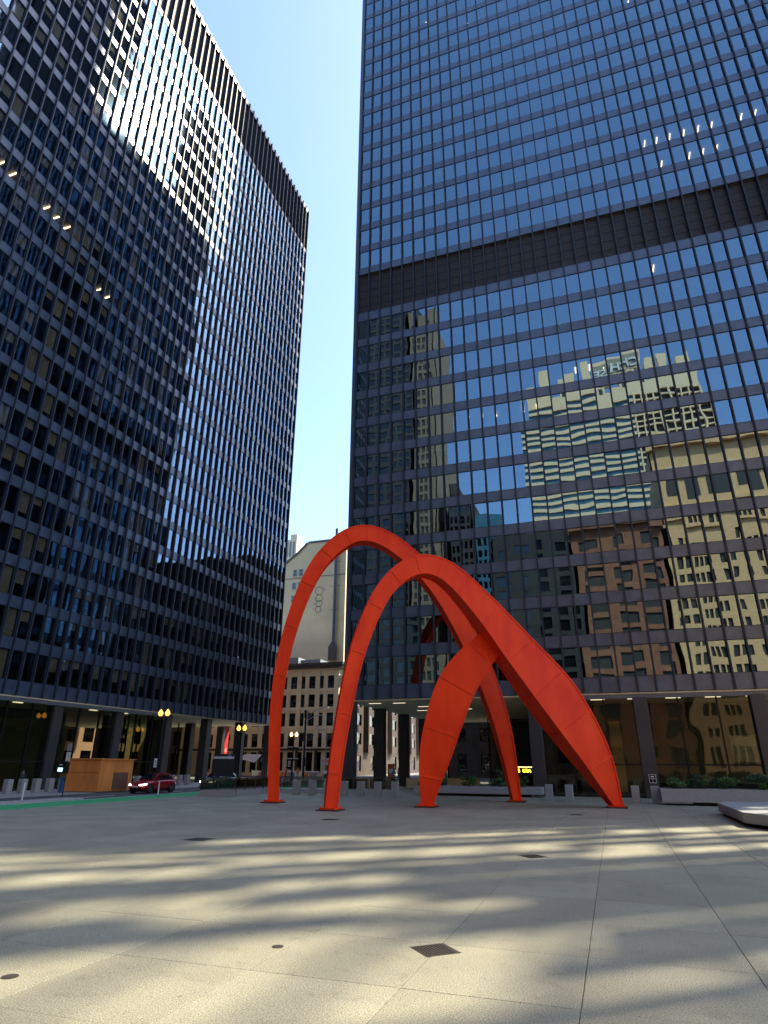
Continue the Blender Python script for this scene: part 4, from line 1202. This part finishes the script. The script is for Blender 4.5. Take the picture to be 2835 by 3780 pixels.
# ------------------------------------------------------------------ cars
def car(name, label, cat, paint, L=4.6, W_=1.86, H=1.60, rz=0, loc=(0, 0, 0), wagon=.0):
    """front towards -y"""
    T = thing(name, label, cat, loc, rz)
    hw = W_/2
    # stations: y, z bottom, shoulder z, top z of bonnet/boot, half width, cabin z (None = no cabin), cabin half width
    st = [(-L/2, .36, .58, .62, .62), (-L/2+.12, .26, .68, .74, .80), (-L/2+.5, .22, .80, .88, .92), (-L/2+1.1, .22, .88, 1.00, .97), (-L/2+1.45, .22, .92, 1.06, .98),
          (0, .22, .95, 1.08, 1.0), (L/2-1.1, .22, .98, 1.10, .99), (L/2-.45, .24, .98, 1.10, .96), (L/2-.1, .30, .92, 1.04, .86), (L/2, .42, .80, .92, .76)]
    vs_ = []; nprof = 10
    for (y, zb, zs, zt, k) in st:
        h = hw*k
        vs_ += [(-h*.86, y, zb), (-h*.97, y, zb+.1), (-h, y, (zb+zs)/2), (-h*.97, y, zs), (-h*.82, y, zt), (h*.82, y, zt), (h*.97, y, zs), (h, y, (zb+zs)/2), (h*.97, y, zb+.1), (h*.86, y, zb)]
    fs = []
    for i in range(len(st)-1):
        for j in range(nprof): fs.append((i*nprof+j, i*nprof+(j+1) % nprof, (i+1)*nprof+(j+1) % nprof, (i+1)*nprof+j))
    fs += [tuple(range(nprof)), tuple(reversed([(len(st)-1)*nprof+j for j in range(nprof)]))]
    o = MB().add(vs_, fs).build('body', paint, T, smooth=True); orient(o)
    b = o.modifiers.new('sub', 'SUBSURF'); b.levels = 1; b.render_levels = 1
    # cabin
    cs = [(-L/2+1.25, 1.02, .84), (-L/2+2.0, H-.06, .70), (.2, H, .70), (L/2-1.2, H-.05+wagon, .69), (L/2-.35, 1.10+wagon*3, .74)]
    vs_ = []
    for (y, zt, k) in cs: vs_ += [(-hw*.86, y if zt < 1.2 else y, 1.0), (-hw*k, y, zt), (hw*k, y, zt), (hw*.86, y, 1.0)]
    fs = []
    for i in range(len(cs)-1):
        for j in range(4): fs.append((i*4+j, i*4+(j+1) % 4, (i+1)*4+(j+1) % 4, (i+1)*4+j))
    fs += [(0, 1, 2, 3), (19, 18, 17, 16)]
    o = MB().add(vs_, fs).build('roof', paint, T, bevel=.05); orient(o)
    for s in (-1, 1):
        ys = [-L/2+1.5, -L/2+2.05, -.05]
        q = MB().add([(s*(hw*.865), -L/2+1.45, 1.08), (s*(hw*.75), -L/2+2.05, H-.14), (s*(hw*.735), -.05, H-.10), (s*(hw*.875), -.05, 1.08)], [(0, 1, 2, 3)])
        q.add([(s*(hw*.875), .05, 1.08), (s*(hw*.735), .05, H-.10), (s*(hw*.74), L/2-1.25, H-.16), (s*(hw*.87), L/2-.7, 1.12)], [(0, 1, 2, 3)])
        for v in range(len(q.v)): q.v[v] = (q.v[v][0]+s*.03, q.v[v][1], q.v[v][2])
        q.build('side_window', m_carglass, T)
    MB().add([(-hw*.80, -L/2+1.27, 1.06), (hw*.80, -L/2+1.27, 1.06), (hw*.66, -L/2+1.93, H-.10), (-hw*.66, -L/2+1.93, H-.10)], [(0, 1, 2, 3)]).build('windscreen', m_carglass, T)
    for v in T.children[-1].data.vertices: v.co.y -= .03; v.co.z += .02
    MB().add([(-hw*.64, L/2-1.12, H-.12+wagon), (hw*.64, L/2-1.12, H-.12+wagon), (hw*.72, L/2-.40, 1.2+wagon), (-hw*.72, L/2-.40, 1.2+wagon)], [(0, 1, 2, 3)]).build('rear_window', m_carglass, T)
    for v in T.children[-1].data.vertices: v.co.y += .04; v.co.z += .02
    for s in (-1, 1):
        for y in (-L/2+.85, L/2-.85):
            wh = MB().tube((s*(hw-.24), y, .34), (s*(hw+.015), y, .34), .34, .34, 20).build('wheel', m_rub, T)
            MB().tube((s*(hw+.0), y, .34), (s*(hw+.03), y, .34), .23, .21, 14).build('rim', m_rim, wh)
            q = MB(); N_ = 14
            for i in range(N_):
                a, b = PI*i/N_, PI*(i+1)/N_
                q.quad((s*(hw+.006), y+.36*math.cos(a), .34+.36*math.sin(a)), (s*(hw+.006), y+.36*math.cos(b), .34+.36*math.sin(b)), (s*(hw+.006), y+.43*math.cos(b), .34+.43*math.sin(b)), (s*(hw+.006), y+.43*math.cos(a), .34+.43*math.sin(a)))
            q.build('wheel_arch', m_black, T)
        MB().add([(s*hw*.80, -L/2+.05, .64), (s*hw*.42, -L/2-.05, .64), (s*hw*.42, -L/2-.02, .72), (s*hw*.82, -L/2+.14, .76), (s*hw*.93, -L/2+.42, .80), (s*hw*.93, -L/2+.38, .70)], [(0, 1, 2, 3, 4, 5)]).build('headlight', m_hl, T)
        MB().box(s*(hw+.02)-.09, s*(hw+.02)+.09, -L/2+1.62, -L/2+1.78, 1.02, 1.15).build('mirror', paint, T)
        MB().box(s*hw*.9-.05, s*hw*.9+.05, L/2-.12, L/2-.02, .78, .95).build('tail_light', m_signred, T)
    MB().box(-hw*.55, hw*.55, -L/2-.035, -L/2+.05, .30, .50).build('grille', m_black, T)
    MB().box(-.26, .26, -L/2-.06, -L/2-.03, .50, .60).build('number_plate', m_signwhite, T)
    MB().box(-hw+.03, hw-.03, -L/2+.3, L/2-.3, .16, .26).build('sill', m_black, T)
    return T
m_redcar = mat('dark red car paint', (.28, .008, .014), .18, var=0, spec=.7)
m_whitecar = mat('white car paint', (.62, .64, .68), .22, var=0, spec=.6)
car('parked_car', 'dark red crossover car with lit headlights beside the plywood box', 'car', m_redcar, loc=(-13.3, -6.9, -.05))
car('parked_car', 'white estate car half hidden by the black stair sign', 'car', m_whitecar, loc=(-13.2, 3.3, -.05), L=4.8, H=1.68, wagon=.06)
car('parked_car', 'small white car far down the street behind the near left leg', 'car', m_whitecar, loc=(-19.0, 47.5, -.046), rz=PI/2)

# ------------------------------------------------------------------ people
def person(label, x, y, rz, coat, leg, pose=0.25, h=1.74, z=0):
    T = thing('person', label, 'person', (x, y, z), rz)
    k = h/1.74
    pts = {'pel': (0, 0, .93), 'wst': (0, 0, 1.08), 'chs': (0, -.01, 1.33), 'nck': (0, 0, 1.50), 'hd0': (0, -.01, 1.58), 'hd1': (0, -.015, 1.70),
           'hl': (.09, 0, .88), 'kl': (.10, -pose*.5, .50), 'al': (.10, -pose*.3, .09), 'tl': (.10, -pose*.3-.16, .04),
           'hr': (-.09, 0, .88), 'kr': (-.10, pose*.25, .50), 'ar': (-.10, pose, .12), 'tr': (-.10, pose-.13, .04),
           'sl': (.18, 0, 1.43), 'el': (.24, .05+pose*.3, 1.15), 'wl': (.24, -.10+pose*.3, .92), 'fl': (.24, -.14+pose*.3, .84),
           'sr': (-.18, 0, 1.43), 'er': (-.24, .03-pose*.3, 1.15), 'wr': (-.24, -.16-pose*.2, .93), 'fr': (-.24, -.20-pose*.2, .85)}
    rad = {'pel': .15, 'wst': .135, 'chs': .16, 'nck': .06, 'hd0': .085, 'hd1': .095, 'hl': .10, 'kl': .065, 'al': .045, 'tl': .04, 'hr': .10, 'kr': .065, 'ar': .045, 'tr': .04,
           'sl': .07, 'el': .05, 'wl': .035, 'fl': .035, 'sr': .07, 'er': .05, 'wr': .035, 'fr': .035}
    ed = [('pel','wst'),('wst','chs'),('chs','nck'),('nck','hd0'),('hd0','hd1'),('pel','hl'),('hl','kl'),('kl','al'),('al','tl'),('pel','hr'),('hr','kr'),('kr','ar'),('ar','tr'),
          ('chs','sl'),('sl','el'),('el','wl'),('wl','fl'),('chs','sr'),('sr','er'),('er','wr'),('wr','fr')]
    ks = list(pts)
    me = bpy.data.meshes.new('body'); me.from_pydata([tuple(c*k for c in pts[q]) for q in ks], [(ks.index(a), ks.index(b)) for a, b in ed], [])
    o = link('body', me, T)
    me.materials.append(coat)
    md = o.modifiers.new('skin', 'SKIN'); sv = me.skin_vertices[0].data
    for i, q in enumerate(ks): sv[i].radius = (rad[q]*k, rad[q]*k)
    sv[0].use_root = True
    o.modifiers.new('sub', 'SUBSURF').render_levels = 1
    dg = bpy.context.evaluated_depsgraph_get(); dg.update()
    m2 = bpy.data.meshes.new_from_object(o.evaluated_get(dg)); m2.name = 'body'
    o.modifiers.clear(); o.data = m2
    m2.materials.clear()
    for m_ in (coat, leg, m_skin): m2.materials.append(m_)
    for p in m2.polygons:
        c = p.center/k
        p.material_index = 2 if (c.z > 1.50 or (abs(c.x) > .19 and c.z < .93)) else (1 if c.z < .92 else 0)
        p.use_smooth = True
    MB().lathe((0, .015*k, 1.66*k), [(.10*k, -.02), (.112*k, .03), (.09*k, .09), (.03*k, .125)], 12).build('hair', m_hair, T, smooth=True)
    return T
cl1 = mat('dark coat', (.02, .021, .025), .8); cl2 = mat('blue jacket', (.10, .22, .40), .8); cl3 = mat('orange work vest', (.65, .16, .04), .7); cl4 = mat('red jacket', (.45, .03, .03), .8); cl5 = mat('light trousers', (.30, .28, .25), .8)
person('person in dark clothes standing by the far sidewalk bollards at the left', -22.6, -12.2, R(70), cl1, cl1, .08)
person('person in orange work clothes walking behind the railing near the shops', -20.4, 35.8, R(30), cl3, cl5, .25)
person('person in a red jacket walking at the shopfront left of the worker', -24.0, 39.0, R(-60), cl4, cl1, .2)
person('person in a blue jacket beside the low wall under the right tower', -1.2, 24.0, R(10), cl2, cl5, .15)
person('person in dark red coat next to the one in blue under the right tower', -.5, 24.6, R(200), cl4, cl1, .15)
person('person in pale clothes at the poster under the right tower', -6.2, 41.5, R(90), cl5, cl1, .2)
